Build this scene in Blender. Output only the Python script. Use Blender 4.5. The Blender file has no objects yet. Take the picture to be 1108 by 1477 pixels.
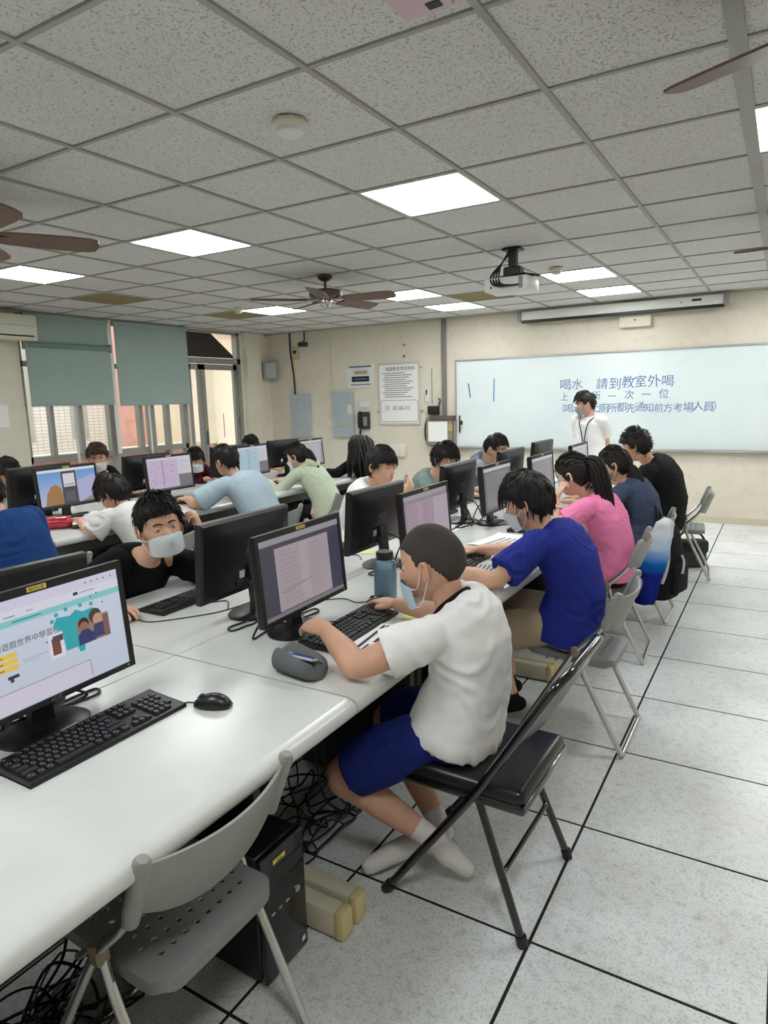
import bpy, bmesh, math, random
import numpy as np
from mathutils import Vector, Matrix, noise
random.seed(7)
scene = bpy.context.scene
COL = scene.collection
PI = math.pi
# ------------------------------------------------------------------ camera
FPX, YAW, PITCH, ROLL, CAMZ = 963.136, .5408, .1694, -.0279, 1.5625
cam_data = bpy.data.cameras.new('camera')
cam = bpy.data.objects.new('camera', cam_data)
COL.objects.link(cam)
cam_data.sensor_fit = 'VERTICAL'
cam_data.sensor_height = 36.0
cam_data.lens = 36.0 * FPX / 1477.0
cam_data.clip_start = 0.05
cam_data.clip_end = 200
_f = Vector((-math.sin(YAW), math.cos(YAW), 0)); _r = Vector((math.cos(YAW), math.sin(YAW), 0)); _u = Vector((0, 0, 1))
_f2 = _f * math.cos(PITCH) - _u * math.sin(PITCH)
_u2 = _u * math.cos(PITCH) + _f * math.sin(PITCH)
_r3 = _r * math.cos(ROLL) + _u2 * math.sin(ROLL)
_u3 = -_r * math.sin(ROLL) + _u2 * math.cos(ROLL)
_M = Matrix((_r3, _u3, -_f2)).transposed().to_4x4()
_M.translation = Vector((0, 0, CAMZ))
cam.matrix_world = _M
scene.camera = cam
# ------------------------------------------------------------------ world, exposure
world = bpy.data.worlds.new('world'); scene.world = world
world.use_nodes = True
_bg = world.node_tree.nodes['Background']
_bg.inputs['Color'].default_value = (0.93, 0.97, 1.0, 1)
_bg.inputs['Strength'].default_value = 1.6
scene.view_settings.view_transform = 'Standard'
scene.view_settings.look = 'None'
scene.view_settings.exposure = 0.85
scene.view_settings.gamma = 1.0
scene.view_settings.use_curve_mapping = False
PANEL_STRENGTH = 11.0
scene.cycles.max_bounces = 8
scene.cycles.diffuse_bounces = 5
scene.cycles.glossy_bounces = 3
scene.cycles.transmission_bounces = 6
scene.cycles.transparent_max_bounces = 8
scene.cycles.sample_clamp_indirect = 6.0
scene.cycles.caustics_reflective = False
scene.cycles.caustics_refractive = False
scene.cycles.use_denoising = True

# ------------------------------------------------------------------ helpers
class MB:
    """collects vertices, faces and material slots of one mesh"""
    def __init__(s): s.v = []; s.f = []; s.m = []
    def add(s, v, f, mi=0):
        o = len(s.v); s.v.extend([tuple(p) for p in v]); s.f.extend([tuple(i + o for i in q) for q in f]); s.m.extend([mi] * len(f)); return s
    def merge(s, b, M=None):
        v = [tuple(M @ Vector(p)) for p in b.v] if M is not None else b.v
        o = len(s.v); s.v.extend(v); s.f.extend([tuple(i + o for i in q) for q in b.f]); s.m.extend(b.m); return s
    def xf(s, M): s.v = [tuple(M @ Vector(p)) for p in s.v]; return s
    def box(s, x0, x1, y0, y1, z0, z1, mi=0):
        v = [(x0, y0, z0), (x1, y0, z0), (x1, y1, z0), (x0, y1, z0), (x0, y0, z1), (x1, y0, z1), (x1, y1, z1), (x0, y1, z1)]
        return s.add(v, [(0, 3, 2, 1), (4, 5, 6, 7), (0, 1, 5, 4), (1, 2, 6, 5), (2, 3, 7, 6), (3, 0, 4, 7)], mi)
    def rbox(s, x0, x1, y0, y1, z0, z1, r=.005, seg=2, mi=0):
        bm = bmesh.new(); bmesh.ops.create_cube(bm, size=1)
        for w in bm.verts: w.co = Vector(((x0 + x1) / 2 + w.co.x * (x1 - x0), (y0 + y1) / 2 + w.co.y * (y1 - y0), (z0 + z1) / 2 + w.co.z * (z1 - z0)))
        bmesh.ops.bevel(bm, geom=bm.edges[:], offset=r, segments=seg, affect='EDGES', profile=.5)
        bm.verts.index_update()
        s.add([w.co.copy() for w in bm.verts], [[w.index for w in q.verts] for q in bm.faces], mi); bm.free(); return s
    def quad(s, a, b, c, d, mi=0): return s.add([a, b, c, d], [(0, 1, 2, 3)], mi)
    def loft(s, rings, cap=True, close=False, mi=0):
        n = len(rings[0]); v = [p for r in rings for p in r]; f = []
        for i in range(len(rings) - (0 if close else 1)):
            a = i * n; b = ((i + 1) % len(rings)) * n
            for k in range(n): f.append((a + k, a + (k + 1) % n, b + (k + 1) % n, b + k))
        if cap and not close:
            f.append(tuple(range(n - 1, -1, -1))); f.append(tuple(range((len(rings) - 1) * n, len(rings) * n)))
        return s.add(v, f, mi)
    def tube(s, pts, r, n=8, closed=False, mi=0, cap=True):
        P = [Vector(p) for p in pts]; rs = r if isinstance(r, (list, tuple)) else [r] * len(P)
        rings = []; prev = None
        for i, p in enumerate(P):
            if closed: t = P[(i + 1) % len(P)] - P[i - 1]
            else: t = P[min(i + 1, len(P) - 1)] - P[max(i - 1, 0)]
            t.normalize()
            if prev is None:
                a = Vector((0, 0, 1)) if abs(t.z) < .9 else Vector((1, 0, 0)); u = t.cross(a).normalized()
            else:
                u = prev - t * prev.dot(t)
                u = u.normalized() if u.length > 1e-6 else t.orthogonal().normalized()
            prev = u; w = t.cross(u)
            rings.append([p + (u * math.cos(2 * PI * k / n) + w * math.sin(2 * PI * k / n)) * rs[i] for k in range(n)])
        return s.loft(rings, cap=cap and not closed, close=closed, mi=mi)
    def cyl(s, p0, p1, r, n=16, mi=0, r1=None): return s.tube([p0, p1], [r, r if r1 is None else r1], n, mi=mi)
    def lathe(s, prof, n=24, c=(0, 0, 0), mi=0, cap=True):
        rings = [[(c[0] + r * math.cos(2 * PI * k / n), c[1] + r * math.sin(2 * PI * k / n), c[2] + z) for k in range(n)] for r, z in prof]
        return s.loft(rings, cap=cap, mi=mi)
    def prism(s, poly, z0, z1, mi=0):
        n = len(poly); v = [(x, y, z0) for x, y in poly] + [(x, y, z1) for x, y in poly]
        f = [tuple(range(n - 1, -1, -1)), tuple(range(n, 2 * n))] + [(k, (k + 1) % n, n + (k + 1) % n, n + k) for k in range(n)]
        return s.add(v, f, mi)
    def ell(s, c, rx, ry, rz, nu=16, nv=10, M=None, mi=0):
        rings = []
        for j in range(1, nv):
            a = -PI / 2 + PI * j / nv
            rings.append([(rx * math.cos(a) * math.cos(2 * PI * k / nu), ry * math.cos(a) * math.sin(2 * PI * k / nu), rz * math.sin(a)) for k in range(nu)])
        v = [p for r in rings for p in r] + [(0, 0, -rz), (0, 0, rz)]; f = []
        for i in range(nv - 2):
            for k in range(nu): f.append((i * nu + k, i * nu + (k + 1) % nu, (i + 1) * nu + (k + 1) % nu, (i + 1) * nu + k))
        b = len(v) - 2
        for k in range(nu): f.append((b, (k + 1) % nu, k)); f.append((b + 1, (nv - 2) * nu + k, (nv - 2) * nu + (k + 1) % nu))
        c = Vector(c); v = [c + ((M @ Vector(p)) if M is not None else Vector(p)) for p in v]
        return s.add(v, f, mi)
    def mesh(s, name, mats, smooth=True, angle=40):
        me = bpy.data.meshes.new(name); me.from_pydata(s.v, [], s.f)
        for m in (mats if isinstance(mats, (list, tuple)) else [mats]): me.materials.append(m)
        if any(s.m): me.polygons.foreach_set('material_index', s.m)
        if smooth:
            me.polygons.foreach_set('use_smooth', [True] * len(me.polygons))
            if angle: me.set_sharp_from_angle(angle=math.radians(angle))
        me.update(); return me

def crom(pts, n=6):
    """Catmull-Rom through points"""
    P = [Vector(p) for p in pts]; out = []
    for i in range(len(P) - 1):
        p0 = P[max(i - 1, 0)]; p1 = P[i]; p2 = P[i + 1]; p3 = P[min(i + 2, len(P) - 1)]
        for k in range(n):
            t = k / n
            out.append(.5 * ((2 * p1) + (p2 - p0) * t + (2 * p0 - 5 * p1 + 4 * p2 - p3) * t * t + (3 * p1 - p0 - 3 * p2 + p3) * t ** 3))
    out.append(P[-1]); return out

def link(name, data, parent=None, loc=None, rot=None):
    o = bpy.data.objects.new(name, data); COL.objects.link(o)
    if parent is not None: o.parent = parent
    if loc is not None: o.location = loc
    if rot is not None: o.rotation_euler = rot
    return o
def obj(name, mb, mats, parent=None, loc=None, rot=None, smooth=True, angle=40):
    return link(name, mb.mesh(name, mats, smooth, angle), parent, loc, rot)
def tag(o, label=None, cat=None, group=None, kind=None):
    if label: o['label'] = label
    if cat: o['category'] = cat
    if group: o['group'] = group
    if kind: o['kind'] = kind
    return o
def thing(name, label, cat, loc=(0, 0, 0), rotz=0, group=None):
    o = link(name, None, None, loc, (0, 0, rotz)); o.empty_display_size = .1
    return tag(o, label, cat, group)
CH = {}
def kids(o): return CH.get(o.name) or [c for c in bpy.data.objects if c.parent == o]
def tree_of(root):
    """the thing, its parts and their sub-parts as a nested list, read once"""
    ch = {}
    for c in bpy.data.objects:
        if c.parent is not None: ch.setdefault(c.parent.name, []).append(c)
    def rec(o): return (o, [rec(c) for c in ch.get(o.name, [])])
    return rec(root)
def copy_tree(t, parent=None):
    o, cs = t; c = o.copy(); COL.objects.link(c); c.parent = parent
    for q in cs: copy_tree(q, c)
    return c
def place(t, first, loc, rotz, label, group=None):
    r = t[0] if first else copy_tree(t)
    r.location = loc; r.rotation_euler = (0, 0, rotz); r['label'] = label
    if group: r['group'] = group
    return r
# temporary scene in which modifiers and text are evaluated
TMP = bpy.data.scenes.new('work')
def evaluated(o):
    TMP.collection.objects.link(o); vl = TMP.view_layers[0]; vl.update(); dg = vl.depsgraph; dg.update()
    me = bpy.data.meshes.new_from_object(o.evaluated_get(dg)); TMP.collection.objects.unlink(o); return me
def remesh(mb, voxel, smooth=3, factor=.5):
    """one continuous skin around overlapping closed shapes -> (verts Nx3, faces)"""
    me = mb.mesh('work', [], smooth=False); o = bpy.data.objects.new('work', me)
    m = o.modifiers.new('r', 'REMESH'); m.mode = 'VOXEL'; m.voxel_size = voxel
    if smooth:
        s = o.modifiers.new('s', 'SMOOTH'); s.iterations = smooth; s.factor = factor
    e = evaluated(o); n = len(e.vertices)
    co = np.empty(n * 3, np.float32); e.vertices.foreach_get('co', co)
    nr = np.empty(n * 3, np.float32); e.vertex_normals.foreach_get('vector', nr)
    fs = [tuple(p.vertices) for p in e.polygons]
    bpy.data.objects.remove(o); bpy.data.meshes.remove(me); bpy.data.meshes.remove(e)
    return co.reshape(-1, 3).astype(float), nr.reshape(-1, 3).astype(float), fs
_TXT = {}
def text_mb(body, size=.1, align='LEFT', mi=0, sx=1.0):
    """flat lettering as geometry in the XY plane"""
    key = (body, align)
    if key not in _TXT:
        c = bpy.data.curves.new('text', 'FONT'); c.body = body; c.size = 1; c.align_x = align; c.resolution_u = 2
        o = bpy.data.objects.new('text', c); e = evaluated(o)
        _TXT[key] = ([tuple(v.co) for v in e.vertices], [tuple(p.vertices) for p in e.polygons])
        bpy.data.objects.remove(o); bpy.data.curves.remove(c); bpy.data.meshes.remove(e)
    v, f = _TXT[key]; b = MB(); b.add([(x * size * sx, y * size, z) for x, y, z in v], f, mi); return b

# ------------------------------------------------------------------ materials
MATS = {}
def mat(name, col, rough=.5, metal=0, spec=.5, var=0, vscale=6, bump=0, bscale=60, alpha=None, emit=None, estr=0, trans=0, coat=0, sheen=0, col2=None, rvar=0, detail=4):
    if name in MATS: return MATS[name]
    m = bpy.data.materials.new(name); m.use_nodes = True; nt = m.node_tree; b = nt.nodes['Principled BSDF']
    b.inputs['Base Color'].default_value = (*col, 1); b.inputs['Roughness'].default_value = rough; b.inputs['Metallic'].default_value = metal
    b.inputs['Specular IOR Level'].default_value = spec
    if coat: b.inputs['Coat Weight'].default_value = coat
    if sheen: b.inputs['Sheen Weight'].default_value = sheen
    if trans: b.inputs['Transmission Weight'].default_value = trans
    if emit: b.inputs['Emission Color'].default_value = (*emit, 1); b.inputs['Emission Strength'].default_value = estr
    tc = None
    if var or bump or rvar: tc = nt.nodes.new('ShaderNodeTexCoord')
    if var or rvar:
        n = nt.nodes.new('ShaderNodeTexNoise'); n.inputs['Scale'].default_value = vscale; n.inputs['Detail'].default_value = detail
        nt.links.new(tc.outputs['Object'], n.inputs['Vector'])
    if var:
        r = nt.nodes.new('ShaderNodeMix'); r.data_type = 'RGBA'
        c2 = col2 if col2 else tuple(c * (1 - var) for c in col)
        mr = nt.nodes.new('ShaderNodeMapRange'); mr.inputs['From Min'].default_value = .35; mr.inputs['From Max'].default_value = .7
        nt.links.new(n.outputs['Fac'], mr.inputs['Value']); nt.links.new(mr.outputs['Result'], r.inputs['Factor'])
        r.inputs[6].default_value = (*col, 1); r.inputs[7].default_value = (*c2, 1)
        nt.links.new(r.outputs[2], b.inputs['Base Color'])
    if rvar:
        mr = nt.nodes.new('ShaderNodeMapRange'); mr.inputs['To Min'].default_value = max(0, rough - rvar); mr.inputs['To Max'].default_value = rough + rvar
        nt.links.new(n.outputs['Fac'], mr.inputs['Value']); nt.links.new(mr.outputs['Result'], b.inputs['Roughness'])
    if bump:
        n2 = nt.nodes.new('ShaderNodeTexNoise'); n2.inputs['Scale'].default_value = bscale; n2.inputs['Detail'].default_value = 3
        nt.links.new(tc.outputs['Object'], n2.inputs['Vector'])
        bp = nt.nodes.new('ShaderNodeBump'); bp.inputs['Strength'].default_value = bump; bp.inputs['Distance'].default_value = .004
        nt.links.new(n2.outputs['Fac'], bp.inputs['Height']); nt.links.new(bp.outputs['Normal'], b.inputs['Normal'])
    MATS[name] = m; return m
def nodes_of(m):
    nt = m.node_tree; return nt, nt.nodes['Principled BSDF'], nt.nodes.new, nt.links.new
def S(r, g, b):
    """sRGB 0-255 to linear"""
    f = lambda c: (c / 255 / 12.92) if c / 255 <= .04045 else ((c / 255 + .055) / 1.055) ** 2.4
    return (f(r), f(g), f(b))
# ------------------------------------------------------------------ surface materials
def world_pos(nt): return nt.nodes.new('ShaderNodeNewGeometry').outputs['Position']
def ramp(nt, src, stops):
    r = nt.nodes.new('ShaderNodeValToRGB'); e = r.color_ramp.elements
    while len(e) < len(stops): e.new(.5)
    for i, (p, c) in enumerate(stops): e[i].position = p; e[i].color = (*c, 1)
    nt.links.new(src, r.inputs['Fac']); return r.outputs['Color']
def noise_n(nt, vec, scale, detail=4, rough=.5):
    n = nt.nodes.new('ShaderNodeTexNoise'); n.inputs['Scale'].default_value = scale; n.inputs['Detail'].default_value = detail; n.inputs['Roughness'].default_value = rough
    nt.links.new(vec, n.inputs['Vector']); return n.outputs['Fac']
def mixc(nt, fac, a, b, mode='MIX'):
    m = nt.nodes.new('ShaderNodeMix'); m.data_type = 'RGBA'; m.blend_type = mode
    for s, i in ((fac, 0), (a, 6), (b, 7)):
        if isinstance(s, (int, float)): m.inputs[i].default_value = s
        elif isinstance(s, tuple): m.inputs[i].default_value = (*s, 1)
        else: nt.links.new(s, m.inputs[i])
    return m.outputs[2]

def ceiling_mat():
    m = mat('ceiling_tile', S(205, 204, 196), .95, spec=.1); nt, b, N, L = nodes_of(m); pos = world_pos(nt)
    big = noise_n(nt, pos, 1.1, 3)
    warp = N('ShaderNodeVectorMath'); warp.operation = 'MULTIPLY_ADD'
    nz = N('ShaderNodeTexNoise'); nz.inputs['Scale'].default_value = 22; L(pos, nz.inputs['Vector'])
    L(nz.outputs['Color'], warp.inputs[0]); warp.inputs[1].default_value = (.035, .035, .035); L(pos, warp.inputs[2])
    fl = noise_n(nt, warp.outputs[0], 110, 2, .4)
    mr = N('ShaderNodeMapRange'); mr.inputs['From Min'].default_value = .585; mr.inputs['From Max'].default_value = .64; L(fl, mr.inputs['Value'])
    base = ramp(nt, big, [(.3, S(222, 220, 217)), (.7, S(214, 212, 208))])
    col = mixc(nt, mr.outputs['Result'], base, S(184, 181, 175))
    L(col, b.inputs['Base Color'])
    bp = N('ShaderNodeBump'); bp.inputs['Strength'].default_value = .6; bp.inputs['Distance'].default_value = .004; bp.invert = True
    L(mr.outputs['Result'], bp.inputs['Height']); L(bp.outputs['Normal'], b.inputs['Normal'])
    return m
def floor_mat():
    m = mat('floor_tile', S(226, 228, 227), .3, spec=.5); nt, b, N, L = nodes_of(m); pos = world_pos(nt)
    a = noise_n(nt, pos, 2.2, 5, .6); c = noise_n(nt, pos, 28, 6, .75); d = noise_n(nt, pos, 120, 2)
    col = ramp(nt, a, [(.3, S(214, 215, 213)), (.5, S(228, 231, 230)), (.72, S(236, 239, 238))])
    sc = ramp(nt, c, [(.35, S(206, 204, 200)), (.5, S(255, 255, 255))])
    col = mixc(nt, .55, col, sc, 'MULTIPLY')
    sp = ramp(nt, d, [(.36, S(205, 203, 200)), (.46, S(255, 255, 255))])
    col = mixc(nt, .6, col, sp, 'MULTIPLY')
    L(col, b.inputs['Base Color'])
    rr = N('ShaderNodeMapRange'); rr.inputs['To Min'].default_value = .2; rr.inputs['To Max'].default_value = .42; L(c, rr.inputs['Value']); L(rr.outputs['Result'], b.inputs['Roughness'])
    return m
def wall_mat():
    m = mat('wall_paint', S(222, 214, 196), .8, spec=.2); nt, b, N, L = nodes_of(m); pos = world_pos(nt)
    a = noise_n(nt, pos, .9, 5, .6); c = noise_n(nt, pos, 9, 5, .7)
    col = ramp(nt, a, [(.3, S(216, 207, 190)), (.5, S(223, 215, 199)), (.7, S(227, 220, 205))])
    st = ramp(nt, c, [(.3, S(238, 234, 226)), (.48, S(255, 255, 255))])
    col = mixc(nt, .5, col, st, 'MULTIPLY'); L(col, b.inputs['Base Color'])
    bp = N('ShaderNodeBump'); bp.inputs['Strength'].default_value = .12; bp.inputs['Distance'].default_value = .003; L(noise_n(nt, pos, 60, 3), bp.inputs['Height']); L(bp.outputs['Normal'], b.inputs['Normal'])
    return m
def tiled_wall_mat(name, c1, c2, w, h, mortar):
    m = mat(name, c1, .5); nt, b, N, L = nodes_of(m); pos = world_pos(nt)
    br = N('ShaderNodeTexBrick'); br.offset = .5 if name.startswith('brick') else 0; br.inputs['Scale'].default_value = 1
    br.inputs['Brick Width'].default_value = w; br.inputs['Row Height'].default_value = h; br.inputs['Mortar Size'].default_value = mortar
    br.inputs['Color1'].default_value = (*c1, 1); br.inputs['Color2'].default_value = (*c2, 1); br.inputs['Mortar'].default_value = (*S(184, 178, 170), 1)
    mp = N('ShaderNodeSeparateXYZ'); cb = N('ShaderNodeCombineXYZ'); L(pos, mp.inputs[0]); L(mp.outputs[1], cb.inputs[0]); L(mp.outputs[2], cb.inputs[1]); L(cb.outputs[0], br.inputs['Vector'])
    L(br.outputs['Color'], b.inputs['Base Color']); return m
M_CEIL = ceiling_mat(); M_FLOOR = floor_mat(); M_WALL = wall_mat()
M_CEILTAN = mat('ceiling_tile_tan', S(150, 136, 98), .95, spec=.1, bump=.3, bscale=90, var=.1)
M_BAR = mat('ceiling_bar', S(170, 168, 162), .5, spec=.3, var=.08, vscale=3)
M_GAP = mat('dark_gap', S(28, 27, 27), .9)
M_VOID = mat('ceiling_void', S(60, 58, 55), .95)
M_ALU = mat('window_aluminium', S(150, 149, 142), .45, metal=.0, spec=.5, var=.1, vscale=4)
M_ALUD = mat('aluminium_dark', S(110, 108, 102), .5)  # darker grey of the door handle and hinges
M_GLASS = bpy.data.materials.new('window_glass'); M_GLASS.use_nodes = True
_nt = M_GLASS.node_tree; _nt.nodes.remove(_nt.nodes['Principled BSDF'])
_t = _nt.nodes.new('ShaderNodeBsdfTransparent'); _t.inputs[0].default_value = (.97, .99, .98, 1); _g = _nt.nodes.new('ShaderNodeBsdfGlossy'); _g.inputs['Roughness'].default_value = .03
_mx = _nt.nodes.new('ShaderNodeMixShader'); _mx.inputs[0].default_value = .06
_nt.links.new(_t.outputs[0], _mx.inputs[1]); _nt.links.new(_g.outputs[0], _mx.inputs[2]); _nt.links.new(_mx.outputs[0], _nt.nodes['Material Output'].inputs[0])
M_WHITE = mat('white_plastic', S(226, 226, 220), .4)
M_CREAM = mat('cream_plastic', S(222, 216, 196), .5)

# ------------------------------------------------------------------ room
X0, X1, Y0, Y1, HC = -7.3, 2.3, -2.6, 8.65, 2.612
def in_view(p, marg=60):
    d = Vector(p) - Vector((0, 0, CAMZ)); z = d.dot(_f2)
    if z < .1: return False
    x = 554 + FPX * d.dot(_r3) / z; y = 738.5 - FPX * d.dot(_u3) / z
    return -marg < x < 1108 + marg and -marg < y < 1477 + marg
FOX, FOY = -.5412, 1.6515
floor = obj('floor', MB().box(X0 - .1, X1 + .1, Y0 - .1, Y1 + .1, -.15, -.0012), M_GAP); tag(floor, kind='structure')
tile_me = MB().rbox(-.2952, .2952, -.2952, .2952, -.012, 0, r=.001, seg=1).mesh('floor_tile', M_FLOOR, smooth=False)
rest = MB()
for i in range(-13, 6):
    for j in range(-9, 14):
        x = FOX + .6 * i + .3; y = FOY + .6 * j + .3
        x0, x1, y0, y1 = max(x - .2952, X0), min(x + .2952, X1), max(y - .2952, Y0), min(y + .2952, Y1)
        if x1 - x0 < .02 or y1 - y0 < .02: continue
        if any(in_view((a, b_, 0), 5) for a in (x0, x1) for b_ in (y0, y1)):
            if x1 - x0 > .589 and y1 - y0 > .589: link('floor_tile', tile_me, floor, (x, y, 0))
            else: obj('floor_tile', MB().box(x0, x1, y0, y1, -.012, 0), M_FLOOR, floor, smooth=False)
        else: rest.box(x0, x1, y0, y1, -.012, 0)
tag(obj('floor_tile_area', rest, M_FLOOR, floor, smooth=False), kind='stuff')

# ceiling: grid bars, tiles laid in between, light panels in the tile grid
COX, COY = -1.3979, 1.318
ceiling = obj('ceiling', MB().box(X0 - .1, X1 + .1, Y0 - .1, Y1 + .1, HC + .06, HC + .2), M_VOID); tag(ceiling, kind='structure')
for i in range(-9, 7):
    x = COX + .6 * i; w = .0115 if i != 2 else .026
    if X0 < x - w and x + w < X1: obj('ceiling_bar', MB().box(x - w, x + w, Y0, Y1, HC, HC + .03), M_BAR, ceiling, smooth=False)
    elif X0 < x + w: pass
for j in range(-6, 13):
    y = COY + .6 * j
    if Y0 < y - .012 and y + .012 < Y1:
        obj('ceiling_bar', MB().box(X0, X1, y - .0095, y + .0095, HC + .0015, HC + .03), M_BAR, ceiling, smooth=False)
obj('ceiling_bar', MB().box(X0, X1, Y1 - .03, Y1, HC - .002, HC + .03), M_BAR, ceiling, smooth=False)
obj('ceiling_bar', MB().box(X0, X0 + .03, Y0, Y1, HC - .002, HC + .03), M_BAR, ceiling, smooth=False)
LIGHTS = [(i, j) for j in (-2, 3, 8) for i in (-7, -4, -1, 2)] + [(-4, 10), (-1, 10), (2, 10)]
TAN = {(-8, 5), (-8, 8), (-3, 9)}
ct_me = MB().rbox(-.2885, .2885, -.2885, .2885, 0, .015, r=.002, seg=1).mesh('ceiling_tile', M_CEIL, smooth=False)
rest = MB()
for i in range(-10, 7):
    for j in range(-7, 13):
        if (i, j) in LIGHTS: continue
        x = COX + .6 * i + .3; y = COY + .6 * j + .3
        x0, x1, y0, y1 = max(x - .2885, X0 + .005), min(x + .2885, X1 - .005), max(y - .2885, Y0 + .005), min(y + .2885, Y1 - .005)
        if x1 - x0 < .02 or y1 - y0 < .02: continue
        if i == 1: x1 -= .014
        if i == 2: x0 += .014
        vis = any(in_view((a, b_, HC), 5) for a in (x0, x1) for b_ in (y0, y1))
        z = HC + .008
        if vis:
            if (i, j) in TAN: obj('ceiling_tile', MB().box(x0, x1, y0, y1, z, z + .015), M_CEILTAN, ceiling, smooth=False)
            elif x1 - x0 > .576 and y1 - y0 > .576: link('ceiling_tile', ct_me, ceiling, (x, y, z))
            else: obj('ceiling_tile', MB().box(x0, x1, y0, y1, z, z + .015), M_CEIL, ceiling, smooth=False)
        else: rest.box(x0, x1, y0, y1, z, z + .015)
tag(obj('ceiling_tile_area', rest, M_CEIL, ceiling, smooth=False), kind='stuff')

# ceiling light panels
M_DIFF = bpy.data.materials.new('light_diffuser'); M_DIFF.use_nodes = True
_nt = M_DIFF.node_tree; _nt.nodes.remove(_nt.nodes['Principled BSDF']); _e = _nt.nodes.new('ShaderNodeEmission')
_e.inputs[0].default_value = (.965, 1, 1, 1); _e.inputs[1].default_value = PANEL_STRENGTH; _nt.links.new(_e.outputs[0], _nt.nodes['Material Output'].inputs[0])
WHICH = {(-7, 3): 'at far left above the window side, nearest row', (-4, 3): 'second from the left in the nearest row', (-1, 3): 'large in the middle of the nearest row',
         (2, 3): 'cut off by the right edge of the picture', (-7, 8): 'behind the bronze fan at its left', (-4, 8): 'just right of the bronze fan', (-4, 10): 'nearest the wall above the grey conduit',
         (-1, 8): 'behind the projector, nearer of two', (-1, 10): 'right behind the projector, next to the screen case'}
frame_me = None
for (i, j) in LIGHTS:
    x = COX + .6 * i + .3; y = COY + .6 * j + .3
    t = thing('ceiling_light', 'square white ceiling light panel ' + WHICH.get((i, j), ('behind the camera, ' + {-7: 'nearest the windows', -4: 'second from the windows', -1: 'third from the windows', 2: 'nearest the right wall'}[i]) if j < 0 else ('right of the projection screen case, next to the front wall' if j == 10 else 'on the right, one row before the front wall')), 'ceiling light', (x, y, HC), 0, 'ceiling light panels')
    if frame_me is None:
        fm = MB()
        for a in ((-.286, .286, -.286, -.274), (-.286, .286, .274, .286), (-.286, -.274, -.274, .274), (.274, .286, -.274, .274)): fm.box(a[0], a[1], a[2], a[3], .002, .03)
        frame_me = fm.mesh('frame', M_WHITE, smooth=False); diff_me = MB().box(-.2738, .2738, -.2738, .2738, .006, .02).mesh('diffuser', M_DIFF, smooth=False)
    link('frame', frame_me, t); link('diffuser', diff_me, t)

# walls
def struct(name, mb, m, parent=None, **k):
    o = obj(name, mb, m, parent, smooth=False, **k)
    if parent is None: tag(o, kind='structure')
    return o
struct('wall_front', MB().box(X0 - .15, X1 + .15, Y1, Y1 + .15, -.1, HC + .2), M_WALL)
struct('wall_right', MB().box(X1, X1 + .15, Y0, Y1, -.1, HC + .2), M_WALL)
struct('wall_back', MB().box(X0 - .15, X1 + .15, Y0 - .15, Y0, -.1, HC + .2), M_WALL)
WY0, WY1, WZ0, WZ1 = 4.44, 6.83, .66, 2.60       # window opening
DY0, DY1, DZ1 = 6.86, 7.97, 2.60                 # door opening
wl = MB()
T = .16
wl.box(X0 - T, X0, Y0, WY0, -.1, HC + .2).box(X0 - T, X0, WY0, WY1, -.1, WZ0).box(X0 - T, X0, WY0, DY1, WZ1, HC + .2)
wl.box(X0 - T, X0, WY1, DY0, -.1, WZ1).box(X0 - T, X0, DY1, Y1, -.1, HC + .2)
struct('wall_left', wl, M_WALL)
struct('wall_left_pilaster', MB().box(X0, X0 + .09, 8.02, 8.34, 0, HC), M_WALL)
for nm, b_ in (('baseboard_front', (X0, X1, Y1 - .012, Y1, 0, .075)), ('baseboard_right', (X1 - .012, X1, Y0, Y1, 0, .075))):
    struct(nm, MB().rbox(*b_, r=.003, seg=1), mat('baseboard', S(205, 196, 176), .6))

# window with sliding sashes
M_SILL = mat('window_sill', S(188, 182, 170), .6)
win = thing('window_1', None, None, (X0 - .08, 0, 0)); tag(win, kind='structure')
fr = MB()
for a in ((WY0, WY1, WZ0, WZ0 + .05), (WY0, WY1, WZ1 - .05, WZ1), (WY0, WY0 + .05, WZ0, WZ1), (WY1 - .05, WY1, WZ0, WZ1), (WY0, WY1, .93, 1.0), (WY0, WY1, 2.02, 2.08)): fr.box(-.04, .04, a[0], a[1], a[2], a[3])
obj('frame', fr, M_ALU, win, smooth=False)
for y, w, z0 in ((4.78, .022, .95), (5.15, .03, .95), (5.60, .05, .66), (6.04, .03, .95), (6.22, .045, .66), (6.50, .03, .66)):
    obj('mullion', MB().rbox(-.045, .045, y - w, y + w, z0, WZ1, r=.004, seg=1), M_ALU, win, smooth=False)
ys = [WY0 + .05, 4.78, 5.15, 5.60, 6.04, 6.22, 6.50, WY1 - .05]
for a, b_ in zip(ys[:-1], ys[1:]):
    obj('pane', MB().box(-.004, .004, a, b_, .71, 2.55), M_GLASS, win, smooth=False)
obj('window_sill', MB().rbox(.04, .14, WY0, WY1, WZ0 - .03, WZ0, r=.004, seg=1), M_SILL, win, smooth=False)
# white pull poles hanging in front of the window
for y, zt, lab in ((5.02, 1.62, 'thin white blind pull rod hanging before the left window sashes'), (6.12, 1.62, 'thin white blind pull rod hanging before the right window sashes')):
    o = obj('blind_rod', MB().tube([(0, 0, zt), (0, 0, .9)], .014, 10).tube([(-.015, 0, zt - .03), (.02, .0, zt + .03)], .006, 6), M_WHITE, None, (X0 + .03, y, 0)); tag(o, lab, 'rod', 'blind pull rods')
# striped white gap pole between the blinds
o = obj('blind_channel', MB().rbox(-.015, .015, -.022, .022, .95, 2.6, r=.003, seg=1), M_WHITE, None, (X0 + .02, 5.615, 0)); tag(o, 'white vertical strip between the two teal roller blinds', 'strip')

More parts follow.
